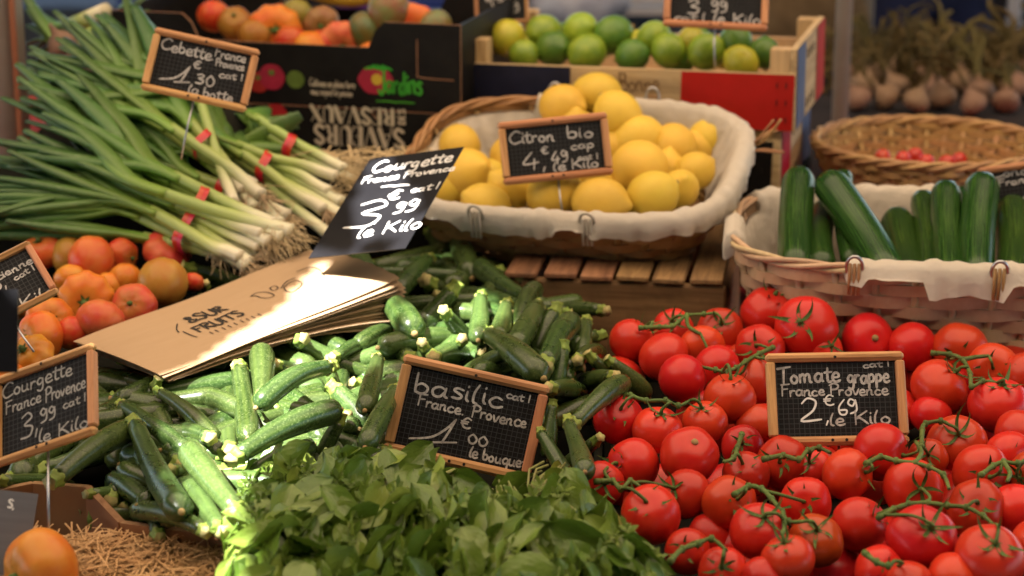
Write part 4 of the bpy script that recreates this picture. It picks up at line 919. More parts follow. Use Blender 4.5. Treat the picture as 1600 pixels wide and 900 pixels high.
basket('round_basket', 'shallow round wicker basket with a few radishes behind the cucumbers', RBM, .158, .158, 2.0, .080, .74, 36, 10, MT['tan_wicker'], .0092, None, (), rimr=.005, seed=8)
for i, (x, y, d) in enumerate(((1380, 238, 2.93), (1412, 241, 2.91), (1448, 246, 2.90), (1480, 247, 2.92), (1430, 236, 2.97), (1500, 243, 2.96))):
    p = at(x, y, d); p[2] = max(p[2] - .008, .862);
    mb = MB(); revolve(mb, [(0, -1.0), (.12, -.9), (.5, -.72), (.85, -.35), (1, .05), (.93, .45), (.6, .8), (.2, .9), (0, .9)], 16)
    tube(mb, [(0, 0, -.85), (.1, 0, -1.5), (.3, .1, -1.9)], [.1, .05, .02], 5)
    o = mb.obj('radish', MT['band']); o.matrix_basis = Matrix.Translation(Vector(p)) @ quat_to(nrm((RND.uniform(-1, 1), .6, .4)), 0) @ Matrix.Scale(.0125, 4)
    pool(o, 'small red radish in the round basket', 'radish', 'radishes in the round basket', x, y)
# ---- lemons
LE = [(718,235,33,0),(728,280,42,-.02),(760,330,38,-.06),(798,306,34,-.03),(865,309,40,-.06),(938,323,42,-.07),(1019,313,39,-.06),(932,292,24,-.02),(998,271,45,-.04),(998,225,39,.03),(1054,236,35,.04),(1113,221,35,.07),(1086,274,30,-.0),(1062,302,31,-.03),(966,186,37,-.04),(931,154,35,.0),(879,172,35,-.02),(850,235,36,.08),(900,215,36,.08),(830,260,36,.06),(920,262,34,.06),(800,250,34,.06),(760,285,32,.03),(700,300,28,.0),(1040,275,32,.04),(870,265,34,.06),(1090,240,30,.10),(960,240,34,.09)]
LAX = {1:(26,-12),4:(34,-14),8:(-30,22),7:(20,8),10:(6,30),3:(-24,-22),16:(28,4),0:(4,30)}
LL = {15:'lemon crowning the pile behind the Citron bio slate',1:'lemon with dark tip left of the slate next to the black card',4:'lemon lying sideways just under the Citron bio slate',8:'large lemon at the right edge of the Citron bio slate'}
rng = random.Random(31)
for i, (x, y, r, dd) in enumerate(LE):
    d = 2.60 + (330 - y) * .0012 + dd * .5 + max(0, 900 - x) * .00034; ax = axis_from(*LAX[i], r) if i in LAX else nrm(CR * rng.uniform(-1, 1) + CU * rng.uniform(-.6, .6) + CF * rng.uniform(-.5, .5))
    col = tuple(np.array((.80, .54, .07)) * rng.uniform(.9, 1.06) + np.array((0, rng.uniform(-.025, .025), 0)))
    o = fruit('lemon', LEM[i % 4], at(x, y - 6, d), r * KPX * d * 1.0, ax, rng, col); link('stem_button', NIP, o)
    if i in LL: tag(o, LL[i], 'lemon', 'lemons in the lined basket')
    elif i >= 17: tag(o, 'lemon in the lower layer of the lined basket', 'lemon', 'lemons of the lower layer')
    else: pool(o, 'lemon along the front rim of the basket' if y > 290 else 'lemon in the back half of the basket', 'lemon', 'lemons in the lined basket', x, y)
# ---- cucumbers stand in their basket leaning on its back rim
CU_ = [(1249,256,1243,412,24,0,'cucumber standing at the basket corner nearest the crates'),(1290,262,1384,424,26,-.03,'slanting cucumber lying across its neighbours'),(1287,314,1285,410,20,.02,'short dark cucumber behind the slanting one'),(1318,262,1330,400,14,.06,'cucumber peeping out behind the slanting one'),
 (1400,322,1421,440,23,-.01,'short cucumber in the middle of the basket'),(1441,294,1450,430,19,.02,'slim cucumber left of the pair by the slate'),(1478,278,1482,430,22,-.01,'upright cucumber left of the tallest one'),(1536,264,1526,430,25,-.02,'tallest upright cucumber overlapping the edge slate'),(1581,302,1582,430,24,-.01,'cucumber cut by the picture edge'),
 (1505,290,1504,420,16,.04,'cucumber hidden between the two upright ones'),(1371,346,1375,420,12,.05,'little cucumber end beside the short cucumber'),(1340,330,1345,430,18,.04,'cucumber lying deep below the slanting one')]
for (x0, y0, x1, y1, r, dd, lab) in CU_:
    P0, P1 = at(x0, y0 + r * .6, 2.60 + dd), at(x1, y1, 2.42 + dd * .7); P1 = P1 + nrm(P1 - P0) * .02
    e = empty('cucumber', mat=Matrix.Translation(Vector(P1)) @ look_rot(P0 - P1, CF).to_4x4()); tag(e, lab, 'cucumber', 'cucumbers in the lined basket')
    L = float(np.linalg.norm(P0 - P1)); R = r * 1.12 * KPX * 2.52; mb = MB(); n = 22; bend = .025 * RND.uniform(-1, 1)
    P = []; RR = []
    for i in range(n + 1):
        t = i / n; s = (1 - (1 - t) ** 1.0); P.append((t * L, bend * L * math.sin(math.pi * t), .02 * L * math.sin(math.pi * t))); k = min((1 - t) * L / (R * 1.05), 1); q = min(t * L / (R * 1.3), 1)
        RR.append(max(.0012, R * math.sqrt(max(0, 1 - (1 - k) ** 2)) * (.55 + .45 * math.sqrt(max(0, 1 - (1 - q) ** 2)))))
    P.insert(n, (L * .992, 0, 0)); RR.insert(n, max(.001, R * math.sqrt(max(0, 1 - (1 - .008 * L / (R * 1.05)) ** 2))))
    tube(mb, P, RR, 20, lobes=7, lobe=.02); mb.obj('body', MT['cucumber'], e)
    mb = MB(); tube(mb, [(L - .001, 0, 0), (L + .002, 0, 0)], [.003, .002], 6); mb.obj('blossom_scar', MT['cscar'], e)
# ================================================================== CRATES AND CARTONS
def crate(label, mat, w, dp, hf, he, prints, eprints, low=False, writing=True):
    """local X along the front, Y to the back; prints = list of (x0, x1, material) on the front"""
    e = empty('fruit_crate', mat=mat); tag(e, label, 'crate', 'stacked fruit crates'); t = .006; post = .026
    for yy, nm in ((0, 'front_panel'), (dp - t, 'back_panel')):
        o = boxobj(nm, (w / 2, yy + t / 2, hf / 2), (w, t, hf), MT['pine'], e, .0008)
        if nm == 'front_panel':
            for (x0, x1, mk) in prints:
                mb = MB(); mb.add([(x0 - w / 2, -t / 2 - .0012, -hf / 2 + .001), (x1 - w / 2, -t / 2 - .0012, -hf / 2 + .001), (x1 - w / 2 + .002, -t / 2 - .0012, hf / 2 - .001), (x0 - w / 2 + .002, -t / 2 - .0012, hf / 2 - .001)], [(0, 1, 2, 3)]); mb.obj('printed_band', MT[mk], o, False)
            for x in (.012, .024, w - .024, w - .012):
                for z in (-.3, 0, .3):
                    mb = MB(); box(mb, (x - w / 2, -t / 2 - .0018, z * hf), (.0014, .0012, .007)); mb.obj('staple', MT['hole'], o, False)
    for xx, nm in ((0, 'end_panel'), (w - .009, 'end_panel')):
        o = boxobj(nm, (xx + .0045, dp / 2, he / 2), (.009, dp - .0125, he), MT['pine_y'], e, .0008)
        if xx > 0:
            for (y0, y1, mk) in eprints:
                mb = MB(); X = .0045 + .0012; mb.add([(X, y0 * dp - dp / 2, -he / 2 + .001), (X, y1 * dp - dp / 2, -he / 2 + .001), (X, y1 * dp - dp / 2, he / 2 - .001), (X, y0 * dp - dp / 2, he / 2 - .001)], [(0, 1, 2, 3)]); mb.obj('printed_band', MT[mk], o, False)
            for k in range(6):
                mb = MB(); box(mb, (.0062, (.36 + .3 * (k % 3) / 3 - .5) * dp, (.3 if k < 3 else -.32) * he), (.0012, .003, .012)); mb.obj('staple', MT['hole'], o, False)
    for xx in (.009 + post / 2, w - .009 - post / 2):
        for yy in (t + post / 2, dp - t - post / 2): boxobj('corner_post', (xx, yy, he / 2 - .001), (post, post, he), MT['pine_z'], e, .001)
    for k in range(5): boxobj('floor_slat', (w / 2, .035 + k * (dp - .07) / 4, .006), (w - .02, .05, .005), MT['pine'], e)
    return e
LCM = frame(at(722, 184, 2.90), -15, 0, -.6)
lc = crate('tricolour wooden crate filled with limes', LCM, .452, .30, .076, .108, [(.004, .150, 'navy_print'), (.300, .449, 'red_print')], [(.03, .30, 'blue_print'), (.70, .99, 'red_print')])
mb = MB(); r6 = random.Random(3)
text_mesh(mb, 'Cote Bonne', .168, .042, .105, .024, 3, .0016, 0, r6)
v = [(p[0], -.0011, p[1]) for p in mb.v]; m2 = MB(); m2.v = v; m2.f = mb.f; m2.uv = mb.uv; m2.mi = mb.mi; m2.obj('lettering', MT['brown_ink'], lc, False)
mb = MB(); text_mesh(mb, 'Createurs', .165, .016, .118, .017, 0, .0028, 0, r6); m2 = MB(); m2.v = [(p[0], -.0011, p[1]) for p in mb.v]; m2.f = mb.f; m2.uv = mb.uv; m2.mi = mb.mi; m2.obj('lettering', MT['brown_ink'], lc, False)
lowm = LCM @ Matrix.Translation((-.018, .004, -.094)); crate('tricolour crate with dark front underneath the lime crate', lowm, .452, .30, .080, .092, [(.004, .44, 'carton')], [(.03, .30, 'red_print'), (.70, .99, 'blue_print')])
o = boxobj('riser_block', (0, 0, 0), (.46, .30, .118), MT['tray'], None); o.matrix_basis = lowm @ Matrix.Translation((.226, .15, -.0625)); tag(o, 'dark riser box under the stacked tricolour crates', 'box')
LI = [(792,59,28,'y'),(850,50,28,'g'),(819,85,23,'g'),(865,76,28,'d'),(907,47,28,'g'),(917,82,30,'g'),(958,55,31,'d'),(988,87,26,'d'),(1022,60,27,'g'),(1045,79,28,'g'),(1080,66,24,'y'),(1104,81,29,'g'),(1158,97,27,'y'),(1150,68,28,'d'),(1195,83,24,'d'),(1090,60,20,'d'),(880,60,24,'d'),(1000,70,24,'y'),(935,70,24,'g'),(1060,95,24,'d'),(830,70,22,'y'),(1130,85,22,'y')]
LC = {'y': (.42, .42, .03), 'g': (.20, .33, .025), 'd': (.075, .19, .02)}
LNAME = {'y': 'yellowish lime', 'g': 'bright green lime', 'd': 'dark green lime'}
for i, (x, y, r, c) in enumerate(LI):
    u = (x - 722) / 510; d = 2.93 - .10 * u + (100 - y) * .0012 + (.03 if i > 14 else 0)
    o = fruit('lime', LIM[i % 4], at(x, y, d), r * KPX * d, nrm(CR * rng.uniform(-1, 1) + CU * rng.uniform(-.5, .7) - CF * rng.uniform(-.2, 1)), rng, tuple(np.array(LC[c]) * rng.uniform(.85, 1.12))); link('stem_button', NIP, o)
    pool(o, LNAME[c] + ' in the tricolour crate' + (', back row' if y < 72 else ', front row'), 'lime', 'limes in the tricolour crate', x, y)
# ---- old wooden crate under the lemon basket
WCM = frame(at(1134, 445, 2.50), -9, 0, 0)
def old_crate():
    e = empty('wooden_crate', mat=WCM @ Matrix.Translation((-.262, 0, -.165))); tag(e, 'weathered brown wooden crate supporting the lemon basket', 'crate'); w, dp, h = .262, .36, .165
    o = boxobj('front_board', (w / 2, .007, h / 2 - .001), (w, .014, h - .004), MT['crate_wood'], e, .0025)
    for x, z in ((.10, .055), (.212, .05), (.238, .048), (.24, .02)):
        mb = MB(); tube(mb, [(x - w / 2, -.0085, z), (x - w / 2, -.0085, z - .018)], [.0016, .001], 6); mb.obj('nail', MT['hole'], o)
    boxobj('back_board', (w / 2, dp - .007, h / 2), (w, .014, h - .004), MT['crate_wood'], e, .0025)
    for x in (.006, w - .006): boxobj('side_board', (x, dp / 2, h * .42), (.012, dp - .03, h * .7), MT['crate_wood_y'], e, .002)
    xs = np.linspace(.021, w - .021, 6)
    for i, x in enumerate(xs):
        boxobj('top_slat', (x, dp / 2 - .002, h + .002 + .0015 * (i % 2)), (.0385, dp + .006, .007), MT['crate_wood_y'], e, .0015, (0, rad(RND.uniform(-1.5, 1.5)), rad(RND.uniform(-.8, .8))))
old_crate()
# ---- black printed cartons of fruit
def carton(label, mat, w, dp, hm, hc, side):
    e = empty('fruit_carton', mat=mat); tag(e, label, 'carton', 'stacked black fruit cartons'); t = .004
    sh = [(0, 0), (w, 0), (w, hc), (w - .105, hc), (w - .118, hc - .012), (w - .128, hm), (.128, hm), (.118, hc - .012), (.105, hc), (0, hc)]
    for nm, yy in (('front_panel', 0), ('back_panel', dp - t)):
        mb = MB(); n = len(sh); mb.add([(x, yy, z) for x, z in sh] + [(x, yy + t, z) for x, z in sh], [tuple(range(n)), tuple(range(n, 2 * n))[::-1]]); mb.add([(x, yy, z) for x, z in sh] + [(x, yy + t, z) for x, z in sh], [(i, n + i, n + (i + 1) % n, (i + 1) % n) for i in range(n)], None, 1)
        mb.obj(nm, [MT['carton'], MT['carton_edge']], e, False)
    for x in (t / 2, w - t / 2): boxobj('end_panel', (x, dp / 2, hc / 2), (t, dp - .0085, hc - .001), MT['carton'], e)
    boxobj('floor', (w / 2, dp / 2, .003), (w - .01, dp - .01, .004), MT['carton_edge'], e)
    return e
UCM = frame(at(720, 178, 2.83), -15.5, 0, 0) @ Matrix.Translation((-.50, 0, 0))
uc = carton('upper black printed carton with tomatoes and mangoes', UCM, .50, .32, .083, .118, 1)
low2 = UCM @ Matrix.Translation((0, -.003, -.100)); lo = carton('lower black carton with upside down cream lettering', low2, .50, .32, .099, .0985, 0)
o = boxobj('riser_block', (0, 0, 0), (.48, .30, .11), MT['tray'], None); o.matrix_basis = low2 @ Matrix.Translation((.25, .17, -.0555)); tag(o, 'dark riser box under the stacked black cartons', 'box')
def carton_text(par, txt, x, z, w, h, mk, sw, didone=False, flip=False, ang=0, nm='lettering', yy=-.0011):
    mb = MB(); text_mesh(mb, txt, x, z, w, h, ang, sw, 0, random.Random(len(txt)), didone, flip); m2 = MB(); m2.v = [(p[0], yy, p[1]) for p in mb.v]; m2.f = mb.f; m2.uv = mb.uv; m2.mi = mb.mi; m2.obj(nm, MT[mk], par, False)
def disc(par, x, z, r, mk, nm, yy=-.0011, sq=1.0, lob=0):
    mb = MB(); n = 28; mb.add([(x + r * math.cos(a) * (1 + lob * math.cos(a * 6)), yy, z + r * sq * math.sin(a) * (1 + lob * math.cos(a * 6))) for a in np.linspace(0, 6.2832, n + 1)[:-1]], [tuple(range(n))]); mb.obj(nm, MT[mk], par, False)
def loc(px, py, m):                                      # where a photo pixel meets the carton's front
    inv = np.array(m.inverted()); o_ = (inv @ np.append(CAMP, 1))[:3]; dv = inv[:3, :3] @ (CF + (px - 800) * KPX * CR + (450 - py) * KPX * CU); k = -o_[1] / dv[1]; q = o_ + dv * k; return q[0], q[2]
mpp = KPX * 2.86
x, z = loc(633, 202, low2); carton_text(lo, 'SAVEURS', x, z, 152 * mpp, 31 * mpp, 'cream_print', 0, True, True)
x, z = loc(618, 171, low2); carton_text(lo, 'RESVAUX', x, z, 142 * mpp, 26 * mpp, 'cream_print', 0, True, True)
x, z = loc(634, 198, low2); carton_text(lo, 'DES', x, z + .002, 26 * mpp, 12 * mpp, 'cream_print', 0, True, False, 90)
x, z = loc(484, 134, UCM); carton_text(uc, 'Cultivees en pleine terre', x, z, 76 * mpp, 12 * mpp, 'cream_print', .0011)
x, z = loc(486, 147, UCM); carton_text(uc, 'avec respect et passion', x, z, 70 * mpp, 11 * mpp, 'cream_print', .0011)
x, z = loc(587, 125, UCM); disc(uc, x, z, 29 * mpp, 'tomato_print', 'printed_tomato', -.0009, .78, .03); disc(uc, x + .002, z + .001, 9 * mpp, 'banana', 'printed_flesh', -.0012)
x, z = loc(596, 145, UCM); carton_text(uc, 'Jardins', x - .004, z + .001, 72 * mpp, 36 * mpp, 'green_print', .0042, yy=-.0015); carton_text(uc, '~', x - .006, z - .012, 60 * mpp, 10 * mpp, 'green_print', .002, yy=-.0013)
for k in range(5):
    x, z = loc(592, 107, UCM); mb = MB(); a = .4 + k * .6; ribbon(mb, [(x, z), (x + .012 * math.cos(a), z + .005 * math.sin(a)), (x + .02 * math.cos(a), z - .001)], .0035, 0); m2 = MB(); m2.v = [(p[0], -.0014, p[1]) for p in mb.v]; m2.f = mb.f; m2.uv = mb.uv; m2.mi = mb.mi; m2.obj('printed_leaf', MT['green_print'], uc, False)
for (px, py, r, mk) in ((425, 120, 22, 'tomato_print'), (404, 128, 18, 'tomato_print'), (462, 124, 15, 'green_tomato_print')):
    x, z = loc(px, py, UCM); disc(uc, x, z, r * mpp, mk, 'printed_tomato', -.0009 - r * 1e-5, .95, .02); disc(uc, x, z + .006, r * mpp * .25, 'green_tomato_print', 'printed_calyx', -.0014, .8, .3)
for (px, py, r) in ((432, 180, 20), (446, 192, 16)):
    x, z = loc(px, py, low2); disc(lo, x, z, r * mpp, 'tomato_print', 'printed_tomato', -.0009 - r * 1e-5, .95, .04)
x, z = loc(652, 62, UCM); mb = MB(); ribbon(mb, catmull([(x, z), (x, z - .042), (x + .004, z - .05), (x + .05, z - .052)], 4), .0016, 0, taper=False); m2 = MB(); m2.v = [(p[0], -.0011, p[1]) for p in mb.v]; m2.f = mb.f; m2.uv = mb.uv; m2.mi = mb.mi; m2.obj('perforation', MT['carton_edge'], uc, False)
BX = [(429,51,36,OR,3,(6,4),.85,'heirloom_tomato','large orange tomato with green stem in the black carton'),(368,40,24,OC,1,(0,-12),1,'heirloom_tomato','brown green tomato behind the Cebette slate'),(334,28,22,RD,4,None,1,'heirloom_tomato','red tomato at the far end of the black carton'),(487,80,25,(.68,.22,.02),4,None,1,'heirloom_tomato','small orange tomato low in the black carton'),
 (463,26,22,(.25,.24,.04),4,None,1,'heirloom_tomato','greenish tomato at the back of the black carton'),(503,40,24,(.30,.16,.06),5,(0,8),1,'heirloom_tomato','brown tomato beside the yellow fruit'),(534,69,30,(.62,.13,.06),0,(2,14),.85,'heirloom_tomato','salmon ribbed tomato at the carton front'),(578,88,17,OR,4,None,1,'heirloom_tomato','orange tomato at the raised carton corner'),
 (645,48,35,(.66,.10,.03),0,(4,18),.7,'heirloom_tomato','flat red orange tomato beside the mangoes'),(500,75,22,RD,4,None,1,'heirloom_tomato','red tomato deep in the black carton'),(455,70,24,RD,4,None,1,'heirloom_tomato','red tomato under the large orange one'),(400,60,24,OC,4,None,1,'heirloom_tomato','ochre tomato left of the large orange one')]
for i, (x, y, r, col, mk, c, sz, nm, lab) in enumerate(BX):
    d = 2.90 + (330 - x) * -.0000 + (722 - x) * .00022 + (90 - y) * .0016
    o = fruit(nm, HEI[mk], at(x, y - 3, d), r * 1.18 * KPX * d, axis_from(*c, r) if c else nrm(CU + CF * .4 + CR * .2), rng, tuple(np.array(col) * (1, .8, .9)), None, None, (1, 1, sz), STUB[i % 3] if c else None); tag(o, lab, 'tomato', 'fruit in the black carton')
MG = MB(); revolve(MG, [(0, -1.25), (.4, -1.12), (.75, -.8), (.95, -.3), (1.0, .15), (.9, .6), (.66, .95), (.3, 1.15), (0, 1.2)], 24, 2, .06, .05); MGm = MG.mesh('mango', MT['mango'])
for (x, y, r, col, ax, lab) in ((570, 50, 27, (.16, .12, .025), (-.3, .1, 1), 'green brown mango leaning in the black carton'), (607, 20, 32, (.24, .07, .025), (.3, .2, 1), 'dark red mango on top of the black carton'), (680, 38, 22, (.22, .13, .04), (1, .2, .3), 'small brown mango by the far slate')):
    d = 2.97; o = fruit('mango', MGm, at(x, y, d), r * KPX * d, nrm(ax), rng, col); tag(o, lab, 'mango', 'mangoes in the black carton')
# ================================================================== PAPER BAGS
def paper_bags():
    TL = (118, 533); d0 = surf_d(*TL) - .05; m = KPX * d0
    A = m * (337 * CR + 140 * CU + 300 * CF); B = m * (160 * CR - 44 * CU - 166 * CF); o0 = at(TL[0], TL[1], d0)
    x = nrm(A); y = -nrm(B - x * (B @ x)); z = np.cross(x, y); L = np.linalg.norm(A); W = np.linalg.norm(B)
    NB = 13; nx, ny = 26, 8
    for k in range(NB):
        e = empty('paper_bag', mat=basis(o0 - z * .0, x, y, z)); rg = random.Random(k * 3 + 1); sx, sy = rg.uniform(-.003, .003) + k * .0007, rg.uniform(-.003, .002)
        ln = L * (1 - .0 * k) + rg.uniform(-.004, .004) + .0013 * (NB - k) * 0; rot = rg.uniform(-.008, .008)
        def P(u, v, off):
            s = u ** 2.6
            X = u * ln + sx + (.010 * (k / NB) * s); Y = -v * W + sy + rot * u * ln
            Z = -k * (.0008 + .0052 * s * (.55 + .45 * v)) + .010 * u ** 3 * math.sin(math.pi * (.15 + .7 * v)) + .001 * u * u - .003 * (1 - u) ** 2 * v * v + .0016 * math.sin(u * 9 + v * 3 + k) * (1 - u) - .022 * max(0, v - .55) ** 2 * u
            return (X, Y, Z + off)
        for nm, off in (('front_sheet', .0003), ('back_sheet', -.0003)):
            mb = MB(); v = []; f = []; uv = []
            for i in range(nx + 1):
                for j in range(ny * 2 + 1):
                    u = i / nx; 
                    if i == nx: u = 1 + (.005 if j % 2 else 0) - (.012 if nm == 'front_sheet' else 0)
                    v.append(P(u, j / (ny * 2), off))
            w = ny * 2 + 1
            for i in range(nx):
                for j in range(ny * 2): f.append((i * w + j, i * w + j + 1, (i + 1) * w + j + 1, (i + 1) * w + j))
            mb.add(v, [q[::-1] for q in f] if nm == 'back_sheet' else f); sh = mb.obj(nm, MT['kraft'], e)
            if k == 0 and nm == 'front_sheet':
                def pr(strokes, w, nm2, smooth=True):
                    for S in strokes:
                        C = catmull(S, 5) if smooth and len(S) > 2 else [np.array(q) for q in S]
                        m0 = MB(); ribbon(m0, C, w, 0, taper=False); m2 = MB(); m2.v = [tuple(np.array(P(p[0] / ln, -p[1] / W, off)) + np.array((0, 0, .0009))) for p in m0.v]; m2.f = m0.f; m2.uv = m0.uv; m2.mi = m0.mi; m2.obj(nm2, MT['ink'], sh, False)
                def words(txt, px, py, w, h, sw, ang):
                    s_, t_ = np.linalg.solve(np.array(((337, 170), (-140, 44))), np.array((px - TL[0], py - TL[1]))); m0 = MB(); text_mesh(m0, txt, s_ * L, -t_ * W, w, h, ang, sw, 0, random.Random(2)); m2 = MB()
                    m2.v = [tuple(np.array(P(min(1, p[0] / ln), -p[1] / W, off)) + np.array((0, 0, .0009))) for p in m0.v]; m2.f = m0.f; m2.uv = m0.uv; m2.mi = m0.mi; m2.obj('printed_lettering', MT['ink'], sh, False)
                words('&SUR', 300, 506, .050, .021, .0034, -4); words('FRUITS', 320, 519, .062, .020, .0032, -4)
                words('IIIIIIIII', 340, 522, .070, .008, .0014, -6)
                def q(px, py):
                    s_, t_ = np.linalg.solve(np.array(((337, 170), (-140, 44))), np.array((px - TL[0], py - TL[1]))); return (s_ * L, -t_ * W)
                pr([[q(278, 507), q(281, 515), q(287, 519)], [q(293, 518), q(303, 521), q(314, 524), q(320, 525)]], .0015, 'printed_line')
                pr([[q(384, 468), q(392, 463), q(408, 462), q(424, 467), q(416, 471), q(402, 470), q(392, 467), q(384, 468)], [q(412, 456), q(420, 453), q(427, 457), q(419, 460), q(412, 456)], [q(432, 457), q(438, 447), q(450, 442)], [q(450, 432), q(470, 426), q(488, 430), q(500, 440)], [q(436, 456), q(444, 462), q(456, 462), q(466, 452), q(456, 446), q(444, 449), q(436, 456)]], .0013, 'printed_drawing')
        lab = 'kraft paper bag on top of the stack, printed in black' if k == 0 else 'kraft paper bag at the bottom of the fanned stack' if k == NB - 1 else 'kraft paper bag inside the fanned stack, ' + ('second', 'third', 'fourth', 'fifth', 'sixth', 'seventh', 'eighth', 'ninth', 'tenth', 'eleventh', 'twelfth')[k - 1] + ' from the top'
        tag(e, lab, 'paper bag', 'stacked kraft paper bags')
paper_bags()
# ================================================================== SPRING ONIONS
def onion_bunch(label, band, bulbs, tips, seed, dep=0.0, width=24, loose=()):
    rng = random.Random(seed); D = lambda x, y, k=0.0: at(x, y, onion_d(y) + dep + k)
    b0 = D(*band); e = empty('spring_onion_bunch', b0); tag(e, label, 'spring onions', 'bunches of spring onions'); m = KPX * 2.5
    bx = np.mean([q[0] for q in bulbs]) - band[0]; by = np.mean([q[1] for q in bulbs]) - band[1]; ln = math.hypot(bx, by); px_, py_ = -by / ln, bx / ln
    n = len(bulbs); joins = []
    for i, (x, y) in enumerate(bulbs):
        off = (i / (max(1, n - 1)) - .5) * width; lay = ((i * 7) % 3 - 1) * .012
        k = -1 if (bx * px_ + 0) > 1e9 else 1
        bp = D(band[0] + px_ * off, band[1] + py_ * off, lay); end = D(x, y, lay * .6); dirv = nrm(bp - end)
        up = bp + dirv * rng.uniform(.045, .07) + CU * rng.uniform(-.004, .006)
        C = catmull([end, end + dirv * .02, (end + bp) / 2 + CU * rng.uniform(-.004, .004), bp, up], 5); r = rng.uniform(.0068, .0092)
        R = [r * (1.12 if s < .08 else 1.05 - .12 * min(1, s * 1.5)) for s in np.linspace(0, 1, len(C))]; R[0] = r * .55
        mb = MB(); tube(mb, C, R, 10); st = mb.obj('stalk', MT['onion'], e, True, b0); joins.append((up, dirv, st, r))
        mb = MB()
        for q in range(34):                                  # the beard of roots
            dd = nrm(-dirv + np.array((rng.uniform(-.9, .9), rng.uniform(-.9, .9), rng.uniform(-.9, .5)))); w2 = np.array((rng.uniform(-.01, .01), rng.uniform(-.01, .01), rng.uniform(-.012, .004))); l2 = rng.uniform(.012, .034)
            s0 = end + np.array((rng.uniform(-.004, .004), rng.uniform(-.004, .004), rng.uniform(-.004, .004)))
            tube(mb, catmull([s0, s0 + dd * l2 * .5 + w2 * .4, s0 + dd * l2 + w2], 3), [.00045] * 6 + [.00025], 3, caps=False)
        rt = mb.obj('roots', MT['root'], st, True, b0)
    tips = list(tips) + [(t[0] + rng.uniform(-30, 30), t[1] + rng.uniform(-22, 26), .03) for t in tips for _ in range(2)]
    for i, tp in enumerate(tips):
        x, y = tp[0], tp[1]; up, dirv, st, r = joins[i % n]; t3 = D(x, y, rng.uniform(-.03, .03) + (tp[2] if len(tp) > 2 else 0)); L = np.linalg.norm(t3 - up)
        sag = rng.uniform(-.012, .03) * L; side = rng.uniform(-.015, .015) * L
        C = catmull([up - dirv * .012, up + dirv * L * .10 + (t3 - up) * .06, up + (t3 - up) * .36 + dirv * L * .035 + CU * sag * .7, up + (t3 - up) * .7 + CU * sag + CR * side, t3], 6); r0 = r * rng.uniform(.92, 1.38); N = len(C)
        R = [r0 * (.82 + .34 * math.sin(math.pi * min(1, s * 1.1) * .8)) * (1 if s < .7 else max(.4, 1 - (s - .7) * 1.6)) for s in np.linspace(0, 1, N)]
        mb = MB(); tube(mb, C, R, 10, flat=(1.2, rng.uniform(.4, .75)), up=CU); mb.obj('leaf', MT['onion_leaf'], st, True, b0)
    for s in (-1, 1):                                        # flat red band wound twice
        mb = MB(); ax = nrm(D(band[0] + bx, band[1] + by) - b0); wv = nrm(D(band[0] + px_ * 10, band[1] + py_ * 10) - b0); hv = np.cross(ax, wv); ra = width * .5 * m + .010
        P = [b0 + ax * (s * .003 + .002 * math.sin(q * 3)) + wv * ra * math.cos(q) + hv * .019 * math.sin(q) for q in np.linspace(0, 6.283, 25)]
        v = []; 
        for p in P: v += [p + ax * .0035, p - ax * .0035]
        mb.add(v, [(2 * i, 2 * i + 1, 2 * i + 3, 2 * i + 2) for i in range(24)]); mb.obj('band', MT['band'], e, True, b0)
onion_bunch('spring onion bunch at the very top under the Cebette slate', (416, 262), [(528, 276), (516, 300), (536, 318), (508, 330), (548, 346), (520, 372)], [(285, 150), (300, 120), (330, 190), (255, 70), (240, 95), (215, 20), (200, 60), (352, 200), (180, 40), (265, 160), (310, 180), (232, 40)], 1, .12, 34)
onion_bunch('spring onion bunch whose long leaves reach the steel post', (320, 227), [(366, 318), (384, 300), (400, 326), (410, 306), (398, 290)], [(98, 40), (112, 34), (72, 88), (30, 126), (52, 82), (150, 60), (60, 118), (168, 38), (90, 60), (135, 25), (45, 160), (212, 12)], 2, .06, 30)
onion_bunch('spring onion bunch with crossed leaves in the middle of the pile', (319, 316), [(430, 352), (444, 372), (424, 380), (458, 362), (412, 366)], [(36, 155), (30, 122), (92, 125), (60, 160), (110, 140), (20, 240), (62, 235), (80, 200), (70, 178), (40, 205), (120, 110)], 3, .035, 30)
onion_bunch('spring onion bunch with leaves cut by the picture edge', (298, 350), [(408, 388), (392, 414), (418, 398), (378, 404)], [(-30, 292), (-40, 322), (18, 262), (14, 236), (-60, 345), (-20, 300), (40, 248), (-30, 275), (60, 265)], 4, .065, 26)
onion_bunch('lowest spring onion bunch resting on the orange tomatoes', (284, 372), [(392, 418), (376, 408), (360, 398)], [(-40, 352), (-50, 335), (-20, 366), (-70, 310), (-30, 325), (10, 345)], 5, .075, 22)
onion_bunch('spring onion bunch with curled leaves beside the cream lettering', (455, 232), [(540, 266), (552, 282), (530, 258)], [(420, 170), (440, 190), (470, 180, -.02), (400, 200), (385, 215), (500, 235)], 6, .14, 22)
onion_bunch('dark spring onion bunch buried under the middle of the pile', (352, 292), [(440, 350), (452, 338), (430, 345)], [(120, 150), (150, 175), (95, 190), (180, 160), (210, 170), (130, 215), (235, 150), (160, 230), (255, 180)], 7, .09, 26)
onion_bunch('dark spring onion bunch buried along the picture edge', (262, 330), [(345, 392), (330, 385), (350, 380)], [(0, 300), (-20, 250), (30, 215), (60, 260), (-30, 340), (20, 330), (90, 235)], 8, .08, 26)
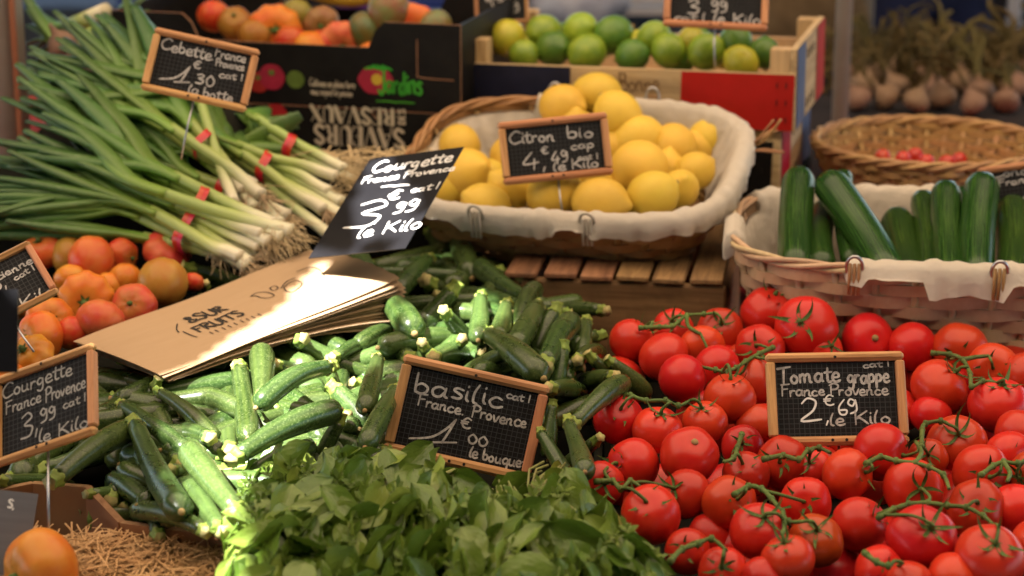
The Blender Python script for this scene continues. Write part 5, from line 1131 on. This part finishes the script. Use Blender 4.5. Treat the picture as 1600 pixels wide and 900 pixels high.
# coarse packing straw and a riser under the onions
def strands(name, n, fn, r, mat, seed):
    rng = random.Random(seed); mb = MB()
    for i in range(n):
        p, d, L = fn(rng); w = np.array((rng.uniform(-1, 1), rng.uniform(-1, 1), rng.uniform(-.6, .6))) * L * .22
        q = catmull([p - d * L / 2, p + w, p + d * L / 2], 3) if rng.random() < .75 else [p - d * L / 2, p - d * L * .1, p + nrm(d + w * 30) * L * .4]
        tube(mb, q, r * rng.uniform(.7, 1.3), 4, flat=(1.4, .6), caps=False)
    return mb.obj(name, mat, None, False)
def f1(rng):
    p = at(rng.uniform(470, 720), rng.uniform(238, 290), rng.uniform(2.70, 2.80)); a = rng.uniform(0, 6.28); return p, np.array((math.cos(a), math.sin(a), rng.uniform(-.3, .3))), rng.uniform(.03, .07)
tag(strands('packing_straw', 420, f1, .0008, MT['root'], 9), 'coarse brown packing straw between onions and black cartons', 'straw', kind='stuff')
o = MB(); P = [at(x, y, onion_d(y) + k) for x, y, k in ((-60, 352, .20), (560, 352, .20), (560, 290, .14), (330, 120, .22), (150, 120, .24), (-60, 318, .20))]; c = np.mean(P, axis=0); n = 6
o.add(P + [np.array((p[0], p[1], .672)) for p in P], [tuple(range(6))[::-1], tuple(range(6, 12))] + [(i, (i + 1) % 6, 6 + (i + 1) % 6, 6 + i) for i in range(6)]); tag(o.obj('riser_block', MT['tray'], None, False), 'dark sloped riser under the spring onions', 'box')
# ================================================================== BASIL
LEAF = []
for k in range(6):
    rg = random.Random(k + 200); mb = MB(); n, w = 8, 4; v = []; uv = {}; cup = rg.uniform(.25, .8); curl = rg.uniform(-.1, .65); wd = rg.uniform(.22, .30)
    for i in range(n + 1):
        s = i / n; ww = wd * (math.sin(math.pi * s ** .72) ** .95) * (1 - .25 * s) + .003
        for j in range(w + 1):
            q = j / w * 2 - 1; v.append((s, q * ww, cup * ww * abs(q) ** 1.5 - curl * s * s * .5 + .022 * math.sin(s * 17 + k) * abs(q) + .015 * math.sin(q * 5 + s * 9)))
    f = []; us = []
    for i in range(n):
        for j in range(w):
            f.append((i * (w + 1) + j, (i + 1) * (w + 1) + j, (i + 1) * (w + 1) + j + 1, i * (w + 1) + j + 1)); us.append([(i / n, j / w), ((i + 1) / n, j / w), ((i + 1) / n, (j + 1) / w), (i / n, (j + 1) / w)])
    mb.add(v, f, us); LEAF.append(mb.mesh('leaf', MT['basil']))
def basil(label, poly, tie, nleaf, seed, size):
    rng = random.Random(seed); xs = [p[0] for p in poly]; ys = [p[1] for p in poly]; T = on(*tie, -.02); e = empty('basil_bunch', T); tag(e, label, 'basil', 'basil bunches at the front'); top = min(ys)
    def spot(deep=0.0):
        while True:
            x, y = rng.uniform(min(xs), max(xs)), rng.uniform(min(ys), max(ys))
            if poly_in(x, y, poly): break
        edge = (y - top) / (max(ys) - top); return x, y, on(x, y, -.075 + .05 * abs(edge - .35) + deep + rng.uniform(-.02, .02))
    mb = MB(); ends = []
    for k in range(6):                                     # stems run from the tie into the leaves
        x, y, p = spot(.02); ends.append(p); s0 = T + np.array((rng.uniform(-.012, .012), rng.uniform(0, .012), rng.uniform(-.006, .01)))
        tube(mb, catmull([s0, (s0 * .6 + p * .4) + CU * .004, p - CU * .01], 5), .0019, 6)
    mb.obj('stems', MT['basil_stem'], e, True, T)
    for k in range(nleaf):
        deep = .06 * (rng.random() < .4) + rng.uniform(-.02, .02); x, y, p = spot(deep); out = nrm(np.array((p[0] - T[0], 0, 0)) * 1.4 + np.array((rng.uniform(-.10, .10), -.09, -.05)))
        nv = nrm(-CF * rng.uniform(-.6, 1.0) + CU * rng.uniform(-.1, 1.1) + CR * rng.uniform(-1.1, 1.1)); d = nrm(out + np.array((rng.uniform(-1, 1), rng.uniform(-1, 1), rng.uniform(-1, .7))) * .75)
        L = size * rng.choice((.5, .7, .85, 1, 1.15)); o = link('leaf', LEAF[rng.randrange(6)], e)
        o.matrix_basis = Matrix.Translation(Vector(p - T - d * L * .5)) @ look_rot(d, nv).to_4x4() @ Matrix.Diagonal((L, L * rng.uniform(.8, 1.15), L * rng.uniform(.7, 1.3), 1))
    mb = MB()
    for k in range(46):                                     # tight rosettes of tiny tip leaves
        x, y, p = spot(-.004); ax = nrm(-CF * .6 + CU * .7 + CR * rng.uniform(-.6, .6))
        for q in range(9):
            a = q * 2.4; t1 = nrm(np.cross(ax, CR)); t2 = np.cross(ax, t1); d = nrm(t1 * math.cos(a) + t2 * math.sin(a) + ax * (.3 + q * .12)); l = rng.uniform(.006, .013); s = np.cross(d, ax) * l * .36
            b = p + ax * q * .0012; mb.add([b, b + d * l * .5 + s + ax * .001, b + d * l, b + d * l * .5 - s + ax * .001], [(0, 1, 2, 3)], [[(0, .5), (.5, .9), (1, .5), (.5, .1)]])
    tag(mb.obj('tip_leaves', MT['basil'], e, True, T), kind='stuff')
basil('basil bunch half in the sun beside the straw box', [(352, 900), (360, 830), (372, 752), (440, 720), (540, 735), (560, 910), (520, 960), (350, 960)], (520, 720), 190, 1, .058)
basil('basil bunch in front of the basilic slate', [(455, 745), (520, 718), (600, 722), (660, 734), (740, 756), (775, 800), (790, 960), (500, 960)], (690, 745), 260, 2, .060)
basil('basil bunch next to the vine tomatoes with bare stems behind', [(752, 790), (800, 766), (880, 764), (950, 800), (1005, 850), (1050, 930), (1050, 980), (740, 980)], (838, 775), 240, 3, .060)
# cut basil stems tied in a bundle behind the bunches
for (x0, y0, x1, y1, n, lab) in ((800, 812, 784, 752, 16, 'bundle of pale green cut basil stems under the slate'), (836, 768, 870, 734, 18, 'brownish bundle of basil stem ends right of the slate')):
    c = on(x0, y0, -.06); e = empty('stem_bundle', c); tag(e, lab, 'stems', 'cut stem bundles')
    for k in range(n):
        j = np.array((RND.uniform(-.010, .010), RND.uniform(-.01, .01), RND.uniform(-.006, .006))); q = on(x1, y1, -.05) + j * 1.3; mb = MB(); q = q + nrm(q - c) * RND.uniform(-.02, .004); tube(mb, [c + j * .7, (c + q) / 2 + j + CU * RND.uniform(-.002, .002), q], .0011, 6); mb.obj('stem', MT['basil_stem'], e, True, c)
# ================================================================== STRAW BOX
def straw_box():
    q = [on(-70, 800, .02), on(52, 772, .02), on(138, 778, .015), on(190, 815, .01), on(362, 838, -.01), on(380, 960, -.02)]
    top = [p + np.array((0, 0, k)) for p, k in zip(q, (.014, .012, .012, 0, .0, 0))]; c = np.mean(q, axis=0)
    e = empty('cardboard_box', c); tag(e, 'open brown cardboard box with straw and one orange tomato', 'box')
    for i in range(len(q) - 1):
        a, b = top[i], top[i + 1]; d = b - a; nn = nrm(np.cross(d, (0, 0, 1))); h = np.array((0, 0, .085)); mb = MB(); t = nn * .0035
        v = [a - t, b - t, b + t, a + t]; v = v + [p - h for p in v]
        mb.add(v, [(0, 1, 5, 4), (1, 2, 6, 5), (2, 3, 7, 6), (3, 0, 4, 7), (4, 5, 6, 7)]); mb.add(v[:4], [(3, 2, 1, 0)], None, 1); mb.obj('wall', [MT['cardboard'], MT['carton_edge']], e, False, c)
    fl = [p - np.array((0, 0, .080)) for p in top] + [on(-120, 1000) - np.array((0, 0, .06))]; mb = MB(); mb.add(fl, [tuple(range(len(fl)))[::-1]]); mb.obj('floor', MT['cardboard'], e, False, c)
straw_box()
def f2(rng):
    while True:
        x, y = rng.uniform(-40, 365), rng.uniform(808, 960)
        if y > 838 + max(0, (150 - x)) * .0 or (x > 200 and y > 842): break
    p = on(x, y, .035 - .02 * rng.random()); a = rng.uniform(0, 6.28); return p, nrm((math.cos(a), math.sin(a), rng.uniform(-.35, .35))), rng.uniform(.025, .06)
tag(strands('straw', 2600, f2, .00055, MT['straw'], 10), 'loose golden straw filling the cardboard box', 'straw', kind='stuff')
d = surf_d(64, 892) + .0; o = fruit('heirloom_tomato', HEI[1], at(64, 892, d), 66 * KPX * d, axis_from(-46, 8, 66), rng, (.64, .17, .025), None, None, (1, 1, .95), STUB[0]); tag(o, 'large orange tomato lying on straw in the cardboard box', 'tomato')
# ================================================================== BACKGROUND
def post(name, px, y_bot, d, r, mk, lab, stripes=False):
    p = at(px, y_bot, d); e = empty(name, (p[0], p[1], 0)); tag(e, lab, 'post', 'stall posts')
    mb = MB(); tube(mb, [(0, 0, 0), (0, 0, 2.6)], r, 16); mb.obj('shaft', MT[mk], e); mb = MB(); box(mb, (0, 0, .006), (r * 4, r * 4, .012)); mb.obj('foot_plate', MT[mk], e, False)
    if stripes: mb = MB(); box(mb, (r * .75, -r * .95, 1.3), (.006, .012, 2.5)); mb.obj('rail', MT['cardboard'], e, False)
post('stall_post', 8, 120, 2.95, .030, 'grey_post', 'steel stall post at the picture edge behind the onions', True)
post('stall_post', 1316, 90, 3.35, .013, 'grey_post', 'grey post right behind the lime crate')
post('stall_post', 1352, 40, 4.3, .016, 'grey_post', 'far beige post left of the dark trousers')
post('stall_post', 1584, 40, 4.4, .016, 'blue_post', 'pale bluish post at the top picture corner')
def far_table(name, label, y, z, x0, x1, dep, mk, h=None):
    e = empty(name, ((x0 + x1) / 2, y, 0)); tag(e, label, 'table', 'other stalls behind'); w = x1 - x0
    boxobj('table_top', (0, dep / 2, z - .015), (w, dep, .03), MT['table'], e)
    mb = MB(); n = int(w * 24); v = []
    for i in range(n + 1):
        x = -w / 2 + w * i / n; q = .012 * math.sin(i * 1.3) + .006 * math.sin(i * 3.1); v += [(x, -.012, z + .003), (x, -.02 + q * .4, z - .10), (x, -.022 + q, .06)]
    mb.add(v + [(-w / 2, dep, z + .003), (w / 2, dep, z + .003)], [(i * 3 + k, i * 3 + k + 1, i * 3 + k + 4, i * 3 + k + 3) for i in range(n) for k in range(2)] + [tuple([3 * i for i in range(n + 1)] + [3 * n + 4, 3 * n + 3])]); mb.obj('cloth', MT[mk], e)
    for sx in (-1, 1):
        for yy in (.06, dep - .06): boxobj('leg', (sx * (w / 2 - .06), yy, z / 2 - .02), (.05, .05, z - .04), MT['table'], e)
far_table('garlic_table', 'low stall table piled with garlic behind the round basket', 3.42, .86, .30, 2.0, .9, 'dark_cloth')
far_table('back_table', 'dark covered stall table far behind the lime crate', 4.5, .74, -2.2, .85, .9, 'dark_cloth')
far_table('back_table', 'dark covered stall table at the rear behind the walking trousers', 6.4, .8, -1.0, 3.4, .9, 'dark_cloth')
# garlic heads with dried leaves
GM = MB(); revolve(GM, [(0, -.62), (.5, -.6), (.86, -.42), (1, -.08), (.92, .3), (.6, .68), (.28, .95), (.16, 1.35), (.13, 1.6), (0, 1.62)], 22, 8, .05, .02); GMm = GM.mesh('bulb', MT['garlic']); rng = random.Random(77)
GR = [(1325,148,26),(1350,160,24),(1378,150,25),(1400,165,22),(1440,155,25),(1460,168,22),(1500,160,26),(1530,172,23),(1490,138,22),(1555,150,24),(1585,165,25),(1600,140,24),(1420,140,20),(1345,135,20),(1570,185,22),(1470,180,24),(1385,180,22),(1340,182,22),(1430,185,22),(1520,188,22)]
for (x, y, r) in GR:
    d = 3.45 + (190 - y) * .006; p = at(x, y, d); p[2] = max(p[2], .885)
    e = empty('garlic_bulb', p); R = r * KPX * d; ax = nrm((rng.uniform(-.5, .5), rng.uniform(.0, .8), rng.uniform(.3, 1)))
    b = link('bulb', GMm, e); b.matrix_basis = quat_to(ax, rng.random() * 6) @ Matrix.Scale(R, 4); mb = MB()
    for k in range(5):
        q = ax * R * 1.3; dd = nrm(ax + np.array((rng.uniform(-.7, .7), rng.uniform(-.2, .9), rng.uniform(-.1, .8)))); L = rng.uniform(.05, .13)
        tube(mb, catmull([q, q + ax * L * .3, q + dd * L * .7, q + dd * L + np.array((rng.uniform(-.03, .03), 0, -.02))], 3), np.linspace(.006, .002, 10), 5, flat=(1.5, .35))
    mb.obj('dry_leaves', MT['dry_leaf'], e); pool(e, 'pinkish garlic head with dried stalk on the far table, ' + ('front row' if y > 158 else 'back row'), 'garlic', 'garlic heads on the far table', x, y)
def f3(rng):
    cx = rng.choice((1350, 1420, 1470, 1560, 1600)); x, y = rng.gauss(cx, 32), rng.uniform(62, 140); p = at(x, y, 3.62 + (140 - y) * .003); return p, nrm((rng.uniform(-1, 1), rng.uniform(-.3, .6), rng.uniform(0, 1.2))), rng.uniform(.06, .14)
tag(strands('dry_garlic_leaves', 420, f3, .0035, MT['dry_leaf'], 12), 'tangled dry garlic leaves heaped on the far table', 'leaves', kind='stuff')
# things on the far tables
def lump(name, label, cat, px, py, d, s, mk, seed, group=None):
    rg = random.Random(seed); mb = MB(); N = 12; prof = [(0, -.5)] + [(math.cos(-1.4 + 2.8 * i / N) ** .6, -.5 + i / N) for i in range(1, N)] + [(0, .52)]
    revolve(mb, prof, 22, 7, .08, .12, rg); mb.v = [(v[0] * s[0] * (1 + .1 * math.sin(v[2] * 7 + seed)), v[1] * s[1], v[2] * s[2] + .01 * math.sin(v[0] * 9)) for v in mb.v]
    knot = MB(); tube(knot, [(0, 0, .46 * s[2]), (.01, 0, .56 * s[2]), (.03, .0, .72 * s[2])], [s[0] * .3, s[0] * .12, s[0] * .3], 9, lobes=4, lobe=.3)
    e = empty(name, at(px, py, d)); tag(e, label, cat, group); mb.obj('body', MT[mk], e); knot.obj('knot', MT[mk], e)
lump('plastic_bag', 'pale crumpled plastic bag behind the limes', 'bag', 905, 8, 4.6, (.09, .07, .13), 'plastic_bag', 1)
lump('plastic_bag', 'whitish plastic bag behind the centre limes', 'bag', 868, 14, 4.7, (.07, .07, .10), 'white_plastic', 2)
lump('jute_sack', 'brown jute sack standing behind the tricolour crate', 'sack', 1250, 20, 4.2, (.12, .10, .30), 'sack', 3)
lump('plastic_bag', 'purple plastic bag behind the mangoes', 'bag', 590, -8, 4.6, (.08, .06, .10), 'purple', 4)
def far_crate(label, px, py, d, w, h, mk, seed):
    p = at(px, py, d); e = empty('plastic_crate', p); tag(e, label, 'crate', 'plastic crates at the back'); dp = .26
    for k in range(4):
        z = h * (k + .5) / 4
        boxobj('side_bar', (0, 0, z), (w, .012, h / 4 * .62), MT[mk], e); boxobj('side_bar', (0, dp, z), (w, .012, h / 4 * .62), MT[mk], e)
        for s in (-1, 1): boxobj('side_bar', (s * w / 2, dp / 2, z), (.012, dp - .014, h / 4 * .62), MT[mk], e)
    for s in (-1, 1):
        for yy in (0, dp): boxobj('corner', (s * (w / 2 - .002), yy, h / 2), (.022, .022, h + .004), MT[mk], e)
    boxobj('floor', (0, dp / 2, .004), (w - .03, dp - .03, .006), MT[mk], e)
far_crate('blue plastic crate behind the mangoes', 690, 38, 4.55, .26, .12, 'blue_plastic', 1)
far_crate('white plastic crate behind the lime slate', 1000, 26, 4.8, .30, .10, 'white_plastic', 2)
far_crate('red plastic crate at the top corner behind the garlic', 1560, 92, 6.5, .42, .11, 'red_print', 3)
far_crate('white plastic crate stacked on the red one', 1570, 62, 6.5, .38, .08, 'white_plastic', 4)
far_crate('dark blue plastic crate at the top corner', 1500, 20, 6.7, .6, .16, 'blue_plastic', 5)
far_crate('blue plastic crate standing behind the onions slate', 300, 10, 4.6, .3, .12, 'blue_plastic', 6)
# bananas: one bunch, fingers joined at the crown
e = empty('banana_bunch', at(450, 8, 3.2)); tag(e, 'yellow banana bunch behind the black carton', 'bananas')
for k in range(6):
    mb = MB(); a = -1.0 + k * .38; P = catmull([(.0, 0, .05), (.03 * math.cos(a) + .02, -.05 + .02 * k, .035), (.09 + .02 * math.cos(a), -.06 + .024 * k, .02), (.15, -.05 + .024 * k, .03)], 5); tube(mb, P, [.006, .008, .011, .014, .016, .017, .017, .017, .016, .016, .015, .014, .012, .009, .006, .004], 8); mb.obj('banana', MT['banana'], e)
# leeks and a garlic head lying behind the onions
for i, (x0, y0, x1, y1, d, lab) in enumerate(((44, 30, 96, 66, 2.98, 'leek leaves behind the onions next to the steel post'), (225, 8, 150, 50, 3.0, 'long green leek pointing up behind the onions'), (60, 60, 110, 40, 3.02, 'dark leek lying behind the pale garlic'))):
    a, b = at(x0, y0, d), at(x1, y1, d - .03); e = empty('leek', b); tag(e, lab, 'leek', 'leeks behind the onions')
    for k in range(4):
        j = np.array((0, RND.uniform(-.012, .012), (k - 1.5) * .012)); mb = MB(); tube(mb, catmull([b, (a + b) / 2 + j * .6, a + j * 1.8], 5), np.linspace(.010, .006, 11), 8, flat=(1.5, .35)); mb.obj('leaf', MT['onion_leaf'], e, True, b)
    mb = MB(); tube(mb, [b + nrm(b - a) * .07, b + nrm(b - a) * .03, b - nrm(b - a) * .01], [.012, .011, .011], 10); mb.obj('shaft', MT['onion'], e, True, b)
for (x, y, r, lab) in ((98, 70, 24, 'pale garlic head lying behind the onion leaves'), (112, 92, 17, 'small garlic head under the pale one')):
    e = empty('garlic_bulb', at(x, y, 2.93)); tag(e, lab, 'garlic', 'garlic behind the onions'); b = link('bulb', GMm, e); b.matrix_basis = quat_to(nrm((-.4, -.2, .8)), 0) @ Matrix.Scale(r * KPX * 2.93, 4)
# the produce behind the onions lies on a box
o = boxobj('riser_block', (0, 0, 0), (1.1, .34, .26), MT['red_cloth'], None); q = at(110, 130, 2.98); o.location = (q[0], q[1] + .12, .672 + .13); tag(o, 'box under red cloth behind the spring onions', 'box')
# person walking past, seen from hip to thigh
def person():
    p = at(1430, 60, 4.75); loc_ = np.array((p[0], p[1], 0)); me = bpy.data.meshes.new('person')
    V = [(0, 0, .95), (0, .0, 1.12), (0, .01, 1.34), (0, .0, 1.47), (0, -.01, 1.56), (0, -.015, 1.66), (-.10, 0, .88), (-.12, -.03, .50), (-.13, .02, .09), (-.13, -.13, .04), (.10, 0, .88), (.13, .04, .50), (.15, .10, .09), (.15, -.04, .04),
         (-.19, .0, 1.40), (-.26, .02, 1.13), (-.25, -.07, .90), (-.25, -.10, .82), (.19, 0, 1.40), (.26, .03, 1.13), (.26, -.05, .90), (.26, -.08, .82)]
    E = [(0, 1), (1, 2), (2, 3), (3, 4), (4, 5), (0, 6), (6, 7), (7, 8), (8, 9), (0, 10), (10, 11), (11, 12), (12, 13), (2, 14), (14, 15), (15, 16), (16, 17), (2, 18), (18, 19), (19, 20), (20, 21)]
    R = [(.15, .11), (.135, .10), (.16, .11), (.055, .055), (.075, .09), (.07, .08), (.095, .10), (.062, .07), (.045, .05), (.04, .03), (.095, .10), (.062, .07), (.045, .05), (.04, .03), (.055, .06), (.042, .045), (.032, .034), (.04, .02), (.055, .06), (.042, .045), (.032, .034), (.04, .02)]
    me.from_pydata(V, E, []); o = link('person', me); o.location = tuple(loc_); o.rotation_euler = (0, 0, .4); me.materials.append(MT['jeans'])
    md = o.modifiers.new('skin', 'SKIN'); md.use_smooth_shade = True
    for i, s in enumerate(R): me.skin_vertices[0].data[i].radius = s
    me.skin_vertices[0].data[0].use_root = True
    sb = o.modifiers.new('sub', 'SUBSURF'); sb.levels = 2; sb.render_levels = 2
    tag(o, 'person in dark navy trousers standing behind the garlic', 'person')
    mb = MB(); revolve(mb, [(0, 1.60), (.06, 1.61), (.088, 1.66), (.085, 1.72), (.05, 1.765), (0, 1.775)], 18); mb.obj('hair', MT['table'], o)
person()
settle_labels()
